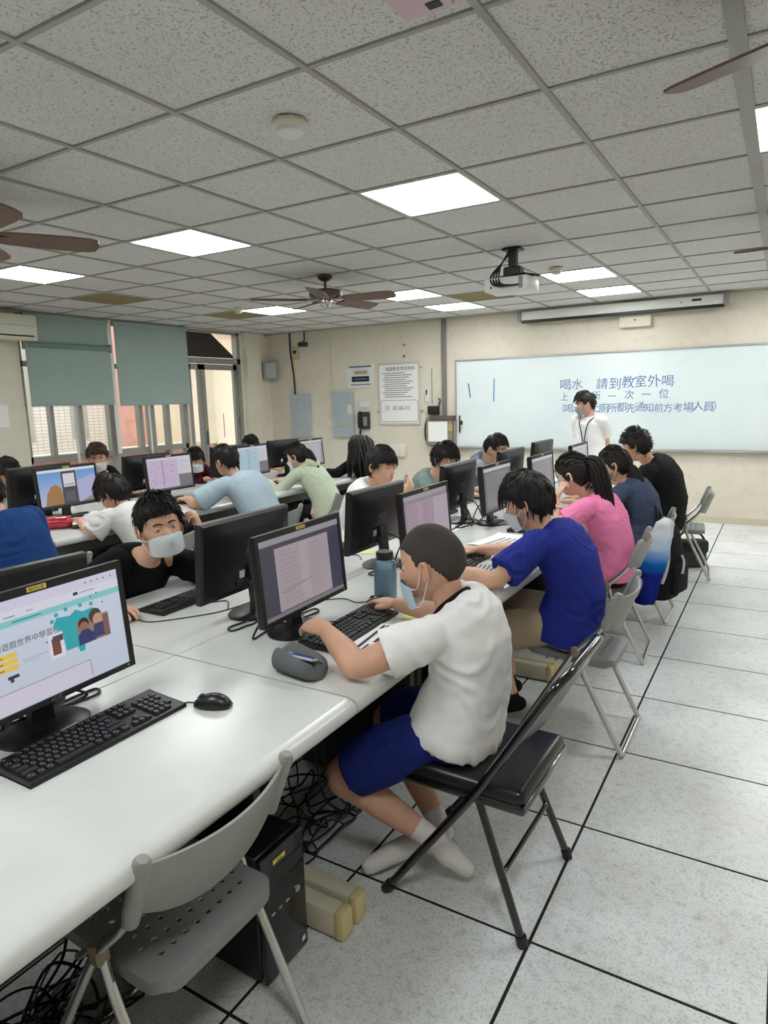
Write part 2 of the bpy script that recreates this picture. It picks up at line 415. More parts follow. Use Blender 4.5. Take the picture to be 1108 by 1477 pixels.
# roller blinds
M_BLIND = mat('teal_blind_fabric', S(184, 199, 194), .85, spec=.15, var=.06, vscale=2.5, bump=.15, bscale=220)
_nt, _b, _N, _L = nodes_of(M_BLIND); _tl = _N('ShaderNodeBsdfTranslucent'); _tl.inputs[0].default_value = (*S(168, 192, 186), 1); _mx = _N('ShaderNodeMixShader'); _mx.inputs[0].default_value = .3
_L(_b.outputs[0], _mx.inputs[1]); _L(_tl.outputs[0], _mx.inputs[2]); _L(_mx.outputs[0], _nt.nodes['Material Output'].inputs[0])
def blind(y0, y1, z0, z1, x, lab, roller=False):
    t = thing('roller_blind', lab, 'blind', (x, (y0 + y1) / 2, z0), 0, 'teal roller blinds')
    w = (y1 - y0) / 2; h = z1 - z0
    obj('fabric', MB().box(-.0015, .0015, -w, w, .012, h), M_BLIND, t, smooth=False)
    obj('bottom_bar', MB().rbox(-.006, .006, -w, w, 0, .02, r=.003, seg=1), M_BLIND, t)
    if roller:
        obj('roller', MB().cyl((0, -w, h), (0, w, h), .032, 14), mat('blind_roller', S(120, 140, 134), .6), t)
        for s in (-1, 1): obj('bracket', MB().rbox(-.045, .03, s * w - .012, s * w + .012, h - .05, h + .05, r=.004, seg=1), M_ALU, t)
    else: obj('roller', MB().cyl((0, -w, h - .02), (0, w, h - .02), .026, 14), M_BLIND, t)
    return t
blind(4.50, 5.58, 2.26, 2.60, X0 + .03, 'short teal roller blind above the rail, beside the air conditioner')
blind(4.47, 5.56, 1.57, 2.25, X0 + .075, 'teal roller blind hung from a lower rail over the left window', True)
blind(5.66, 6.85, 1.55, 2.60, X0 + .05, 'long teal roller blind next to the glass door')

# glazed door with side leaf and dark transom
door = thing('door_1', None, None, (X0 - .06, 0, 0)); tag(door, kind='structure')
fr = MB()
for a in ((DY0, DY0 + .05, 0, DZ1), (DY1 - .06, DY1, 0, DZ1), (DY0, DY1, 2.13, 2.21), (DY0, DY1, DZ1 - .03, DZ1)): fr.box(-.05, .05, a[0], a[1], a[2], a[3])
obj('frame', fr, M_ALU, door, smooth=False)
def leaf(y0, y1, st):
    m = MB()
    for a in ((y0, y0 + st, .02, 2.12), (y1 - st, y1, .02, 2.12), (y0, y1, .02, .35), (y0, y1, 2.04, 2.12)): m.box(-.022, .022, a[0], a[1], a[2], a[3])
    l = obj('door_leaf', m, M_ALU, door, smooth=False)
    obj('pane', MB().box(-.003, .003, y0 + st, y1 - st, .35, 2.04), M_GLASS, l, smooth=False)
    return l
leaf(DY0 + .05, 7.155, .055); l2 = leaf(7.165, DY1 - .06, .075)
obj('door_handle', MB().rbox(.02, .05, 7.19, 7.215, .95, 1.15, r=.006, seg=2), M_ALUD, l2)
for z in (.4, 1.2, 1.95): obj('hinge', MB().cyl((.03, DY1 - .07, z), (.03, DY1 - .07, z + .12), .012, 8), M_ALUD, door)
tp = MB().add([(0, 6.92, 2.22), (0, 7.86, 2.22), (0, 7.86, 2.26), (0, 7.42, 2.565), (0, 6.92, 2.565), (.012, 6.92, 2.22), (.012, 7.86, 2.22), (.012, 7.86, 2.26), (.012, 7.42, 2.565), (.012, 6.92, 2.565)],
              [(4, 3, 2, 1, 0), (5, 6, 7, 8, 9), (0, 1, 6, 5), (1, 2, 7, 6), (2, 3, 8, 7), (3, 4, 9, 8), (4, 0, 5, 9)])
obj('transom_panel', tp, mat('dark_transom', S(58, 52, 46), .6, var=.2), door, smooth=False)
obj('transom_pane', MB().box(-.01, -.004, 6.91, 7.91, 2.21, 2.57), M_GLASS, door, smooth=False)
obj('transom_post', MB().box(-.02, .03, 6.885, 6.91, 2.21, 2.57), M_WHITE, door, smooth=False)

# ---- what lies outside the window and the door
M_TILEW = tiled_wall_mat('white_tile_facade', S(238, 232, 224), S(230, 224, 214), .12, .06, .006)
M_BRICK = tiled_wall_mat('brick_red', S(196, 128, 112), S(206, 138, 120), .22, .065, .006)
M_PINK = mat('pink_render', S(226, 170, 156), .8, var=.08)
M_EXT = mat('exterior_cream', S(232, 218, 196), .8, var=.05)
struct('outside_floor', MB().box(-30, X0 - .16, -10, 30, -.2, -.02), mat('outside_paving', S(170, 160, 150), .8))
par = obj('outside_parapet', MB().box(-8.75, -8.6, -6, 8.6, -.02, .86), M_BRICK, smooth=False); tag(par, 'red brick parapet outside below the window', 'parapet')
obj('coping', MB().box(-8.8, -8.55, -6, 8.6, .86, .92), M_EXT, par, smooth=False)
fac = thing('outside_building', 'white tiled building seen outside through the window panes', 'building', (-11.6, 6, 0))
obj('wall', MB().box(-.3, 0, -14, 2.85, -.2, 3.4), M_TILEW, fac, smooth=False)
obj('pier', MB().box(-.3, .3, 2.85, 3.4, -.2, 3.4), M_PINK, fac, smooth=False)
obj('recess', MB().box(-.3, .02, 3.4, 5.4, -.2, 3.4), M_EXT, fac, smooth=False)
for y in (.2, 1.0, 2.1):
    f_ = obj('window', MB().box(-.05, .02, y - .17, y + .17, .95, 3.0), mat('facade_window', S(176, 172, 160), .3), fac, smooth=False)
cw = obj('outside_corridor_wall', MB().box(-9.5, -9.3, 8.75, 13, -.02, 3.4), M_EXT, smooth=False); tag(cw, kind='structure')
struct('outside_corridor_post', MB().box(-8.9, -8.55, 8.62, 8.8, -.02, 3.4), M_EXT)
struct('outside_corridor_ceiling', MB().box(-9.5, X0 - .16, 8.0, 13, 2.75, 2.9), mat('corridor_ceiling', S(226, 200, 186), .8))
M_PAPER = mat('paper', S(240, 240, 236), .8)
M_INK = mat('ink', S(70, 70, 78), .8)
for k, (y, z, w, h, fl) in enumerate(((9.36, 2.13, .36, .3, 0), (9.35, 1.66, .3, .4, 1), (9.42, 1.12, .3, .46, 1))):
    t = thing('framed_notice', ('unframed notice at the top of the corridor wall behind the door', 'middle framed notice on the corridor wall behind the door', 'lowest framed notice on the corridor wall behind the door')[k], 'notice', (-9.29, y, z), 0, 'notices on the corridor wall')
    if fl: 
        m = MB()
        for a in ((-w / 2, w / 2, -h / 2, -h / 2 + .018), (-w / 2, w / 2, h / 2 - .018, h / 2), (-w / 2, -w / 2 + .018, -h / 2, h / 2), (w / 2 - .018, w / 2, -h / 2, h / 2)): m.box(0, .015, a[0], a[1], a[2], a[3])
        obj('frame', m, mat('notice_frame', S(120, 100, 84), .5), t, smooth=False)
    obj('sheet', MB().box(0, .006, -w / 2, w / 2, -h / 2, h / 2), M_PAPER, t, smooth=False)
    m = MB()
    for q in range(5): m.box(.006, .007, -w * .35, w * (.1 + .05 * (q % 3)), h * .3 - q * h * .13, h * .3 - q * h * .13 + .012)
    obj('print', m, mat('faint_ink', S(150, 150, 155), .8), t, smooth=False)
# ------------------------------------------------------------------ front wall: whiteboard, screen case, boxes
M_BOARD = mat('whiteboard_enamel', S(226, 234, 234), .22, spec=.5, var=.05, vscale=1.2, col2=S(214, 226, 228))
M_METAL = mat('brushed_metal', S(190, 190, 188), .35, metal=.8)
M_BLUEINK = mat('marker_ink_blue', S(92, 112, 168), .7)
M_BLACK = mat('black_plastic', S(26, 26, 28), .45, var=.1)
M_DARK = mat('dark_plastic', S(48, 47, 48), .5)
M_GREYP = mat('grey_plastic', S(140, 140, 138), .5)
wb = thing('whiteboard', 'long white enamel whiteboard with blue handwritten Chinese notes on the front wall', 'whiteboard', (-3.97, Y1, .84))
WBW, WBH = 4.9, 1.205
obj('panel', MB().box(.012, WBW - .012, -.018, 0, .012, WBH - .012), M_BOARD, wb, smooth=False)
fr = MB()
for a in ((0, WBW, 0, .02), (0, WBW, WBH - .022, WBH), (0, .02, 0, WBH), (WBW - .02, WBW, 0, WBH)): fr.rbox(a[0], a[1], -.03, 0, a[2], a[3], r=.004, seg=1)
obj('frame', fr, M_METAL, wb, smooth=False)
obj('pen_tray', MB().rbox(.05, WBW - .05, -.07, -.02, -.006, .008, r=.003, seg=1), M_METAL, wb)
Rw = Matrix.Rotation(PI / 2, 4, 'X')
def hand_text(body, x, z, size, dx, jit):
    px = 0
    for ch in body:
        if ch != ' ':
            t = text_mb(ch, size * random.uniform(.92, 1.08)); b = MB()
            b.merge(t, Matrix.Translation((px, random.uniform(-jit, jit), 0)) @ Matrix.Rotation(random.uniform(-.07, .07), 4, 'Z'))
            b.xf(Matrix.Translation((x, -.0188, z)) @ Rw); obj('written_character', b, M_BLUEINK, wb, smooth=False)
        px += dx
hand_text('喝水 請到教室外喝', 1.46, .77, .158, .152, .01)
hand_text('上 廁 所 一 次 一 位', 1.47, .635, .115, .0985, .008)
hand_text('（喝水、上廁所都先通知前方考場人員）', 1.42, .475, .12, .1075, .008)
obj('marker_stroke', MB().add([(.19, -.0188, .885), (.206, -.0188, .885), (.232, -.0188, .69), (.216, -.0188, .69)], [(0, 1, 2, 3)]), mat('marker_ink_black', S(70, 78, 92), .7), wb, smooth=False)
obj('marker_stroke', MB().add([(.565, -.0188, .94), (.583, -.0188, .94), (.575, -.0188, .63), (.557, -.0188, .63)], [(0, 1, 2, 3)]), mat('marker_ink_sky', S(96, 148, 196), .7), wb, smooth=False)
# smear of wiped marker at the right of the board
sm = MB(); pts = [(3.2 + .33 * math.cos(a) * (1 + .15 * math.sin(3 * a)), .82 + .33 * math.sin(a) * (1 + .2 * math.cos(2 * a))) for a in [2 * PI * k / 26 for k in range(26)]]
sm.add([(x, -.0186, z) for x, z in pts], [tuple(range(26))]); obj('wiped_patch', sm, mat('wiped_patch', S(220, 230, 230), .22), wb, smooth=False)
h = thing('eraser_holder', 'slim black and white clip holder at the left edge of the whiteboard', 'holder', (-3.87, Y1 - .018, 1.03))
obj('clip', MB().rbox(-.02, .02, -.025, 0, .1, .26, r=.006, seg=1), M_WHITE, h); obj('pen', MB().tube([(-.025, -.03, .02), (-.025, -.03, .26)], .01, 8), M_BLACK, h); obj('magnet', MB().rbox(-.008, .018, -.04, -.022, .13, .19, r=.004, seg=1), M_BLACK, h)

sc = thing('projection_screen', 'long white projection screen case with black slot above the whiteboard', 'projection screen', (-3.0, Y1, 2.46))
obj('case', MB().rbox(0, 2.38, -.2, -.09, .02, .125, r=.012, seg=2), M_WHITE, sc)
obj('slot_bar', MB().rbox(.03, 2.35, -.185, -.12, -.012, .022, r=.005, seg=1), M_BLACK, sc)
for x in (.0, 2.35):
    obj('end_cap', MB().rbox(x - .012, x + .04, -.215, -.08, .005, .135, r=.008, seg=1), M_GREYP, sc)
    obj('bracket', MB().rbox(x + .0, x + .03, -.09, 0, .06, .12, r=.003, seg=1), M_GREYP, sc)
obj('switch', MB().rbox(2.02, 2.12, -.206, -.198, .07, .095, r=.003, seg=1), M_DARK, sc); obj('switch', MB().rbox(1.9, 1.92, -.206, -.198, .06, .075, r=.003, seg=1), M_GREYP, sc)
e = thing('emergency_light', 'cream emergency light box under the projection screen case', 'wall box', (-1.6, Y1, 2.31))
obj('case', MB().rbox(-.18, .18, -.09, 0, 0, .15, r=.012, seg=2), M_CREAM, e); obj('base', MB().rbox(-.15, .15, -.07, 0, .15, .175, r=.006, seg=1), M_GREYP, e); obj('button', MB().cyl((.0, -.095, .08), (.0, -.088, .08), .01, 10), M_DARK, e)

# electrical panels
M_PANEL = mat('panel_blue_grey', S(174, 187, 192), .5, var=.06, vscale=5)
def elec(x0, x1, z0, z1, lab):
    w, h = x1 - x0, z1 - z0; t = thing('electrical_panel', lab, 'electrical panel', (x0, Y1, z0), 0, 'blue grey electrical panels')
    obj('case', MB().rbox(0, w, -.06, 0, 0, h, r=.006, seg=1), M_PANEL, t)
    d = obj('door', MB().rbox(w * .28, w * .76, -.072, -.06, h * .24, h * .86, r=.004, seg=1), M_PANEL, t)
    obj('label_plate', MB().box(w * .36, w * .68, -.0735, -.072, h * .26, h * .36), mat('plate_tan', S(186, 176, 152), .6), d, smooth=False)
    obj('latch', MB().rbox(w * .3, w * .36, -.082, -.072, h * .48, h * .56, r=.002, seg=1), M_METAL, d)
    return t
elec(-6.875, -6.49, .98, 1.655, 'pale blue electrical panel on the left, below a black wire')
t = elec(-6.043, -5.665, .975, 1.665, 'pale blue electrical panel beside the wall phone')
obj('card', MB().box(.28, .36, -.066, -.06, .36, .5), M_CREAM, t, smooth=False)
o = obj('cable_wire', MB().tube(crom([(-6.85, Y1 - .012, 2.61), (-6.845, Y1 - .012, 2.3), (-6.80, Y1 - .012, 1.95), (-6.79, Y1 - .012, 1.65)], 5), .013, 6), M_BLACK); tag(o, 'black wire running down into the left electrical panel', 'wire')
o = obj('wall_trunking', MB().rbox(-6.05, -6.01, Y1 - .02, Y1, 1.665, 2.61, r=.003, seg=1), M_CREAM); tag(o, 'cream cable trunk above the panel by the phone', 'trunking')
yb = thing('alarm_plate', 'yellowed wall plate with a small black socket near the ceiling', 'wall plate', (-6.76, Y1, 2.2))
obj('plate', MB().rbox(-.03, .085, -.03, 0, 0, .2, r=.006, seg=1), mat('yellow_plastic', S(198, 184, 130), .5), yb); obj('socket', MB().rbox(-.01, .045, -.05, -.03, .09, .14, r=.005, seg=1), M_BLACK, yb)
cc = thing('wall_camera', 'small dark camera hanging from the ceiling by the left corner', 'camera', (-6.51, Y1 - .1, 2.4))
obj('arm', MB().tube([(.02, 0, .21), (.02, 0, .08), (0, -.02, .05)], .012, 8), M_DARK, cc); obj('body', MB().rbox(-.05, .05, -.08, .05, -.02, .05, r=.015, seg=2), M_DARK, cc); obj('lens', MB().cyl((-.03, -.09, .01), (-.03, -.078, .01), .02, 12), M_BLACK, cc)
sp = thing('wall_speaker', 'small grey loudspeaker mounted high in the left corner', 'speaker', (-7.16, 8.50, 1.9), math.radians(40))
obj('case', MB().add([(-.11, 0, 0), (.11, 0, 0), (.12, 0, .29), (-.12, 0, .29), (-.07, .11, .02), (.07, .11, .02), (.08, .11, .27), (-.08, .11, .27)], [(0, 1, 2, 3), (4, 7, 6, 5), (0, 4, 5, 1), (1, 5, 6, 2), (2, 6, 7, 3), (3, 7, 4, 0)]), mat('speaker_grey', S(150, 150, 148), .6), sp, smooth=False)
obj('grille', MB().rbox(-.085, .085, -.008, 0, .03, .26, r=.003, seg=1), mat('speaker_grille', S(176, 180, 182), .8, bump=.5, bscale=300), sp); obj('bracket', MB().cyl((0, .1, .15), (0, .17, .15), .012, 8), M_DARK, sp)

# posters, phone, small boxes
po = thing('poster', 'small white framed poster left of the rules board', 'poster', (-5.54, Y1, 1.71))
obj('backing', MB().rbox(-.24, .24, -.014, 0, 0, .355, r=.004, seg=1), M_WHITE, po)
m = MB(); m.box(-.19, .2, -.0155, -.0145, .31, .335, 0).box(-.15, .16, -.0155, -.0145, .1, .3, 1).box(-.15, .16, -.016, -.0152, .1, .18, 2).box(-.1, .12, -.0165, -.0155, .13, .15, 0).box(-.1, .13, -.016, -.0152, .21, .26, 3).box(-.17, .18, -.0155, -.0145, .05, .065, 0)
obj('print', m, [mat('print_slate', S(96, 112, 138), .7), mat('print_pale', S(214, 220, 222), .7), mat('print_black', S(28, 30, 34), .7), mat('print_rust', S(186, 150, 130), .7)], po, smooth=False)
nb = thing('rules_board', 'white framed board of printed classroom rules with a handwritten box below', 'notice board', (-4.87, Y1 - .002, 1.16))
obj('backing', MB().rbox(-.35, .34, -.02, 0, 0, .9, r=.005, seg=1), mat('board_frame', S(206, 200, 186), .5), nb); obj('sheet', MB().box(-.325, .315, -.0225, -.02, .03, .87), M_PAPER, nb, smooth=False)
m = text_mb('電腦教室使用規則', .062).xf(Matrix.Translation((-.22, -.0232, .79)) @ Rw); obj('heading', m, M_INK, nb, smooth=False)
m = MB()
for k in range(12):
    z = .745 - k * .031; ind = .0 if k % 3 else -.03
    m.box(-.24 + ind, .1 + .17 * ((k * 37) % 10) / 10, -.0232, -.0226, z, z + .011)
obj('rules_text', m, mat('faint_print', S(128, 128, 132), .8), nb, smooth=False)
m = MB(); P = []
for cx, cz, a0 in ((.28, .33, 0), (-.28, .33, 1), (-.28, .08, 2), (.28, .08, 3)):
    for q in range(5): a = (a0 + q / 4) * PI / 2; P.append((cx + .03 * math.cos(a), -.023, cz + .03 * math.sin(a)))
m.tube(P, .004, 6, closed=True); obj('write_in_box', m, mat('faint_print', S(128, 128, 132), .8), nb)
obj('handwriting', text_mb('（5）-82168-210', .085).xf(Matrix.Translation((-.28, -.0235, .22)) @ Rw @ Matrix.Diagonal((.75, 1, 1, 1))), M_INK, nb, smooth=False)
for x, z in ((-.37, .2), (.36, .2), (.36, .82)): obj('screw', MB().cyl((x, -.02, z), (x, 0, z), .016, 10), M_METAL, nb)
ph = thing('wall_phone', 'black corded wall telephone between panel and rules board', 'telephone', (-5.47, Y1, 1.1))
obj('base', MB().rbox(-.085, .085, -.06, 0, 0, .26, r=.02, seg=2), M_DARK, ph); obj('handset', MB().tube(crom([(-.055, -.06, .25), (-.06, -.1, .22), (-.06, -.105, .06), (-.055, -.07, .02)], 4), [.026] * 4 + [.02] * 6 + [.026] * 3, 10), M_BLACK, ph)
obj('keypad', MB().rbox(-.01, .06, -.068, -.06, .05, .19, r=.004, seg=1), M_GREYP, ph); obj('cord', MB().tube(crom([(-.07, -.04, .02), (-.1, -.03, -.06), (-.095, -.03, -.13), (-.08, -.03, -.02)], 5), .009, 6), M_BLACK, ph)
o = obj('phone_card', MB().rbox(-5.565, -5.39, Y1 - .012, Y1, 1.43, 1.52, r=.003, seg=1), M_WHITE); tag(o, 'small white card stuck above the wall phone', 'card')
sw = thing('light_switch', 'cream switch box left of the panel by the phone', 'switch', (-6.1, Y1, 1.12)); obj('plate', MB().rbox(-.07, .06, -.04, 0, 0, .14, r=.008, seg=2), M_CREAM, sw); obj('rocker', MB().rbox(-.02, .015, -.047, -.04, .04, .1, r=.004, seg=1), M_WHITE, sw)
jb = thing('junction_box', 'cream wall box low on the wall between two seated boys', 'wall box', (-4.9, Y1, .7)); obj('case', MB().rbox(-.12, .12, -.08, 0, 0, .2, r=.02, seg=2), M_CREAM, jb); obj('cover', MB().rbox(-.1, .03, -.088, -.08, .02, .18, r=.006, seg=1), M_WHITE, jb)
obj('wire', MB().tube([(-.13, -.01, .1), (-.47, -.01, .12), (-.48, -.01, .4)], .008, 6), M_CREAM, jb)
th = thing('thermometer', 'thin white wall thermometer right of the rules board', 'thermometer', (-4.42, Y1, 1.49)); obj('body', MB().rbox(-.035, .035, -.02, 0, 0, .19, r=.01, seg=2), M_WHITE, th); obj('scale', MB().box(-.012, .012, -.022, -.02, .1, .17), M_DARK, th, smooth=False)
obj('cord', MB().tube([(.08, -.006, .46), (.08, -.006, -.03)], .006, 6), M_GREYP, th)
kb = thing('black_wall_box', 'small black box with a hook on the wall left of the conduit', 'wall box', (-4.3, Y1, 1.31)); obj('case', MB().rbox(-.085, .08, -.07, 0, 0, .12, r=.008, seg=2), M_BLACK, kb); obj('hook', MB().tube(crom([(.07, -.03, .1), (.1, -.03, .2), (.06, -.02, .22)], 4), .008, 6), M_DARK, kb)
o = obj('conduit', MB().rbox(-4.165, -4.105, Y1 - .05, Y1, 1.28, HC, r=.008, seg=2), mat('conduit_grey', S(128, 122, 116), .5)); tag(o, 'grey vertical conduit beside the whiteboard', 'conduit')
pb = thing('outlet_cabinet', 'brown wall cabinet with a white paper taped on, below the conduit', 'wall box', (-4.2, Y1, .87))
M_BROWNB = mat('old_brown_box', S(150, 138, 122), .6, var=.2)
obj('case', MB().rbox(-.2, .2, -.1, 0, 0, .4, r=.012, seg=2), M_BROWNB, pb); obj('lid', MB().rbox(-.13, .22, -.13, 0, .37, .42, r=.006, seg=1), mat('lid_dark', S(96, 88, 80), .6), pb); obj('paper', MB().box(-.16, .14, -.104, -.1, .06, .34), M_PAPER, pb, smooth=False)
obj('wire', MB().tube(crom([(-.2, -.03, .4), (-.24, -.03, .3), (-.24, -.03, .1), (-.15, -.06, .0), (.05, -.06, .01)], 5), .011, 6), M_DARK, pb); obj('valve', MB().rbox(.15, .22, -.12, -.1, .2, .3, r=.01, seg=1), mat('brass', S(176, 160, 110), .5), pb)
lb = thing('lower_cabinet', 'brown grey lower box under the papered wall cabinet', 'wall box', (-4.05, Y1, .58)); obj('case', MB().rbox(-.1, .1, -.09, 0, 0, .28, r=.01, seg=1), M_BROWNB, lb); obj('door', MB().rbox(-.07, .07, -.098, -.09, .03, .25, r=.004, seg=1), M_BROWNB, lb)
hk = obj('wall_hook', MB().tube([(-4.77, Y1, 2.31), (-4.77, Y1 - .04, 2.3)], .012, 8).tube([(-4.78, Y1, 2.15), (-4.78, Y1 - .02, 2.14)], .02, 8), M_GREYP); tag(hk, 'two small wall hooks high between rules board and ceiling', 'hook')

# air conditioner
ac = thing('air_conditioner', 'cream split air conditioner high on the window wall at far left', 'air conditioner', (X0, 4.12, 2.28))
obj('case', MB().rbox(0, .22, -.45, .43, .03, .27, r=.02, seg=2), mat('ac_cream', S(224, 222, 206), .4), ac); obj('louvre', MB().rbox(.06, .225, -.44, .42, .0, .04, r=.006, seg=1), M_CREAM, ac); obj('vent_slot', MB().box(.19, .2225, -.4, .38, .036, .052), M_BLACK, ac, smooth=False); obj('trim_line', MB().box(.218, .223, -.43, .41, .15, .156), mat('ac_line', S(170, 168, 156), .5), ac, smooth=False)
ov = obj('wall_paper', MB().box(X0, X0 + .004, 4.12, 4.24, 1.36, 1.6), M_PAPER, smooth=False); tag(ov, 'white sheet taped to the wall at the far left', 'paper')

# ------------------------------------------------------------------ ceiling fixtures
def detector(x, y, r, lab, mats):
    t = thing('smoke_detector', lab, 'smoke detector', (x, y, HC), 0, 'ceiling smoke detectors')
    obj('base', MB().lathe([(r * .95, 0), (r, -.012), (r * .95, -.022)], 8 if r > .06 else 20), mats[0], t, angle=30); obj('dome', MB().lathe([(r * .72, -.02), (r * .7, -.04), (r * .5, -.052), (.005, -.055)], 24), mats[1], t)
detector(-1.70, 2.21, .072, 'octagonal cream smoke detector on a near ceiling tile', (M_CREAM, M_WHITE))
detector(-1.76, 5.9, .06, 'small smoke detector between projector and far light panels', (M_CREAM, M_CREAM))
detector(-5.46, 5.98, .06, 'small smoke detector near the brown ceiling tiles on the left', (M_CREAM, M_CREAM))
tg = thing('ceiling_tag', 'pink card with a dark hole at the top edge of the ceiling', 'card', (-.87, 1.755, HC)); obj('card', MB().box(-.12, .03, -.1, .09, -.006, .006), mat('pink_card', S(216, 190, 198), .8), tg, smooth=False); obj('hole', MB().box(-.035, .005, .04, .07, -.009, -.005), M_BLACK, tg, smooth=False)
hs = obj('tile_notch', MB().box(-4.76, -4.7, 2.50, 2.53, HC + .002, HC + .009), M_BLACK); tag(hs, 'small dark notch in a ceiling tile at upper left', 'notch')
# fans
M_BRONZE = mat('fan_bronze', S(92, 76, 62), .35, metal=.5); M_BLADE = mat('fan_blade_wood', S(112, 86, 68), .5, var=.2, vscale=5); M_CHROME = mat('chrome', S(205, 203, 198), .15, metal=1)
def fan(x, y, a0, lab, first):
    global FAN
    if first:
        t = thing('ceiling_fan', lab, 'ceiling fan', (x, y, HC), a0, 'ceiling fans')
        obj('canopy', MB().lathe([(.065, 0), (.065, -.02), (.03, -.045)], 20), M_BRONZE, t); obj('rod', MB().cyl((0, 0, -.04), (0, 0, -.12), .012, 10), M_BRONZE, t)
        obj('motor', MB().lathe([(.02, -.1), (.07, -.112), (.13, -.122), (.142, -.136), (.142, -.17), (.12, -.185), (.06, -.195)], 28), M_BRONZE, t)
        obj('hub', MB().lathe([(.055, -.195), (.06, -.22), (.05, -.25), (.03, -.262), (.004, -.265)], 20), M_CHROME, t)
        bm = MB(); st = []
        for xx, w in ((.17, .05), (.22, .062), (.35, .07), (.5, .074), (.6, .07), (.635, .055), (.648, .02)):
            st.append([(xx, -w, -.205 + w * .25), (xx, w, -.205 - w * .25), (xx, w, -.197 - w * .25), (xx, -w, -.197 + w * .25)])
        bm.loft(st); am = MB().loft([[(xx, -w, -.2 + z), (xx, w, -.196 + z), (xx, w, -.19 + z), (xx, -w, -.194 + z)] for xx, w, z in ((.08, .02, 0), (.13, .012, -.004), (.19, .035, -.003), (.24, .015, 0))])
        for k in range(5):
            b_ = obj('blade', bm, M_BLADE, t, (0, 0, 0), (0, 0, 2 * PI * k / 5), angle=30); obj('blade_arm', am, M_BRONZE, b_, angle=30)
        FAN = tree_of(t)
    else: place(FAN, False, (x, y, HC), a0, lab)
fan(-3.49, 4.93, .15, 'bronze ceiling fan with five brown blades above the middle row', True)
fan(-3.55, 1.92, 1.08, 'ceiling fan cut off by the left edge of the picture', False)
fan(.24, 1.97, 2.69, 'ceiling fan nearest the camera at the upper right edge', False)
fan(.3, 4.93, 3.05, 'ceiling fan with one blade tip at the far right edge', False)
# projector
pr = thing('projector', 'grey white ceiling projector with black mount and hanging cables', 'projector', (-1.79, 4.92, HC))
obj('ceiling_plate', MB().rbox(-.07, .07, -.05, .05, -.015, 0, r=.003, seg=1), M_BLACK, pr)
obj('mount', MB().rbox(-.028, .03, -.03, .03, -.14, -.01, r=.006, seg=1).rbox(-.06, .07, -.05, .05, -.2, -.13, r=.01, seg=1), M_DARK, pr)
obj('mount_arm', MB().tube([(-.12, -.06, -.205), (.12, -.06, -.195)], .01, 6).tube([(-.12, .06, -.205), (.14, .06, -.19)], .01, 6).tube([(.0, .0, -.16), (.2, .0, -.21)], .008, 6), M_BLACK, pr)
obj('body', MB().rbox(-.18, .16, -.13, .13, -.31, -.21, r=.018, seg=2), M_WHITE, pr); obj('lens', MB().cyl((.05, .12, -.26), (.05, .16, -.26), .035, 16), M_BLACK, pr)
obj('port', MB().cyl((-.12, -.132, -.28), (-.12, -.125, -.28), .008, 8), M_BLACK, pr); obj('vent', MB().rbox(.09, .12, -.134, -.128, -.3, -.22, r=.002, seg=1), M_GREYP, pr)
for k in range(4): obj('cable', MB().tube(crom([(-.02 + .012 * k, -.035, -.02), (-.06, -.06, -.1), (-.13 + .02 * k, -.1, -.19), (-.1 + .02 * k, -.15, -.26), (-.03 + .025 * k, -.16, -.28), (.0 + .03 * k, -.13, -.275)], 5), .007, 6), M_BLACK, pr)
# ------------------------------------------------------------------ desks
M_TOP = mat('desk_laminate', S(214, 216, 212), .27, spec=.5, var=.05, vscale=9, bump=.03, bscale=160)
M_EDGE = mat('desk_edge', S(206, 205, 196), .4, spec=.4, var=.06, vscale=6)
M_APRON = mat('desk_apron', S(128, 124, 112), .6, var=.12)
M_LEG = mat('desk_leg_beige', S(206, 198, 176), .5, var=.08)
M_CAP = mat('leg_cap_yellowed', S(214, 198, 146), .45)
M_DPAN = mat('desk_back_panel', S(72, 68, 62), .6, var=.1); M_POST = mat('desk_post', S(84, 80, 74), .5)
TZ = .74; DW = .72
def make_desk(L):
    # local: front edge at x=+DW (toward the sitter), back at 0, along y -L/2..L/2
    t = thing('computer_desk', 'desk', 'desk', (0, 0, 0), 0, 'grey white computer desks')
    g = .0018; h = L / 2 - g; m = MB()
    prof = [(g, TZ - .028), (g, TZ - .002), (g + .002, TZ), (DW - .034, TZ), (DW - .030, TZ - .0008), (DW - .012, TZ - .006), (DW - .004, TZ - .013), (DW, TZ - .024), (DW - .001, TZ - .038), (DW - .008, TZ - .047), (DW - .03, TZ - .05), (DW - .034, TZ - .028)]
    m.loft([[(x, -h, z) for x, z in prof], [(x, h, z) for x, z in prof]]); obj('tabletop', m, M_TOP, t, angle=35)
    obj('apron', MB().box(.45, .462, -h + .05, h - .05, TZ - .17, TZ - .029), M_APRON, t, smooth=False)
    obj('back_panel', MB().box(.06, .075, -h + .02, h - .02, .12, TZ - .029), M_DPAN, t, smooth=False)
    for s in (-1, 1):
        y = s * (h - .034)
        obj('leg', MB().rbox(.1, .36, y - .018, y + .018, .09, TZ - .029, r=.004, seg=1), M_POST, t)
        f = obj('foot', MB().rbox(.06, .655, y - .03, y + .03, .006, .092, r=.012, seg=2), M_LEG, t)
        obj('end_cap', MB().rbox(.65, .685, y - .0305, y + .0305, .004, .093, r=.012, seg=2), M_CAP, f)
    return tree_of(t)
SEAM = [.43, 1.445, 2.455, 3.46, 4.47, 5.475, 6.48]
SEAM0 = [-.58] + SEAM
R1X, R2X = -1.69, -4.6
desk = make_desk(1.008); fst = True
ORD = ['nearest', 'second', 'third', 'fourth', 'fifth', 'sixth', 'seventh']
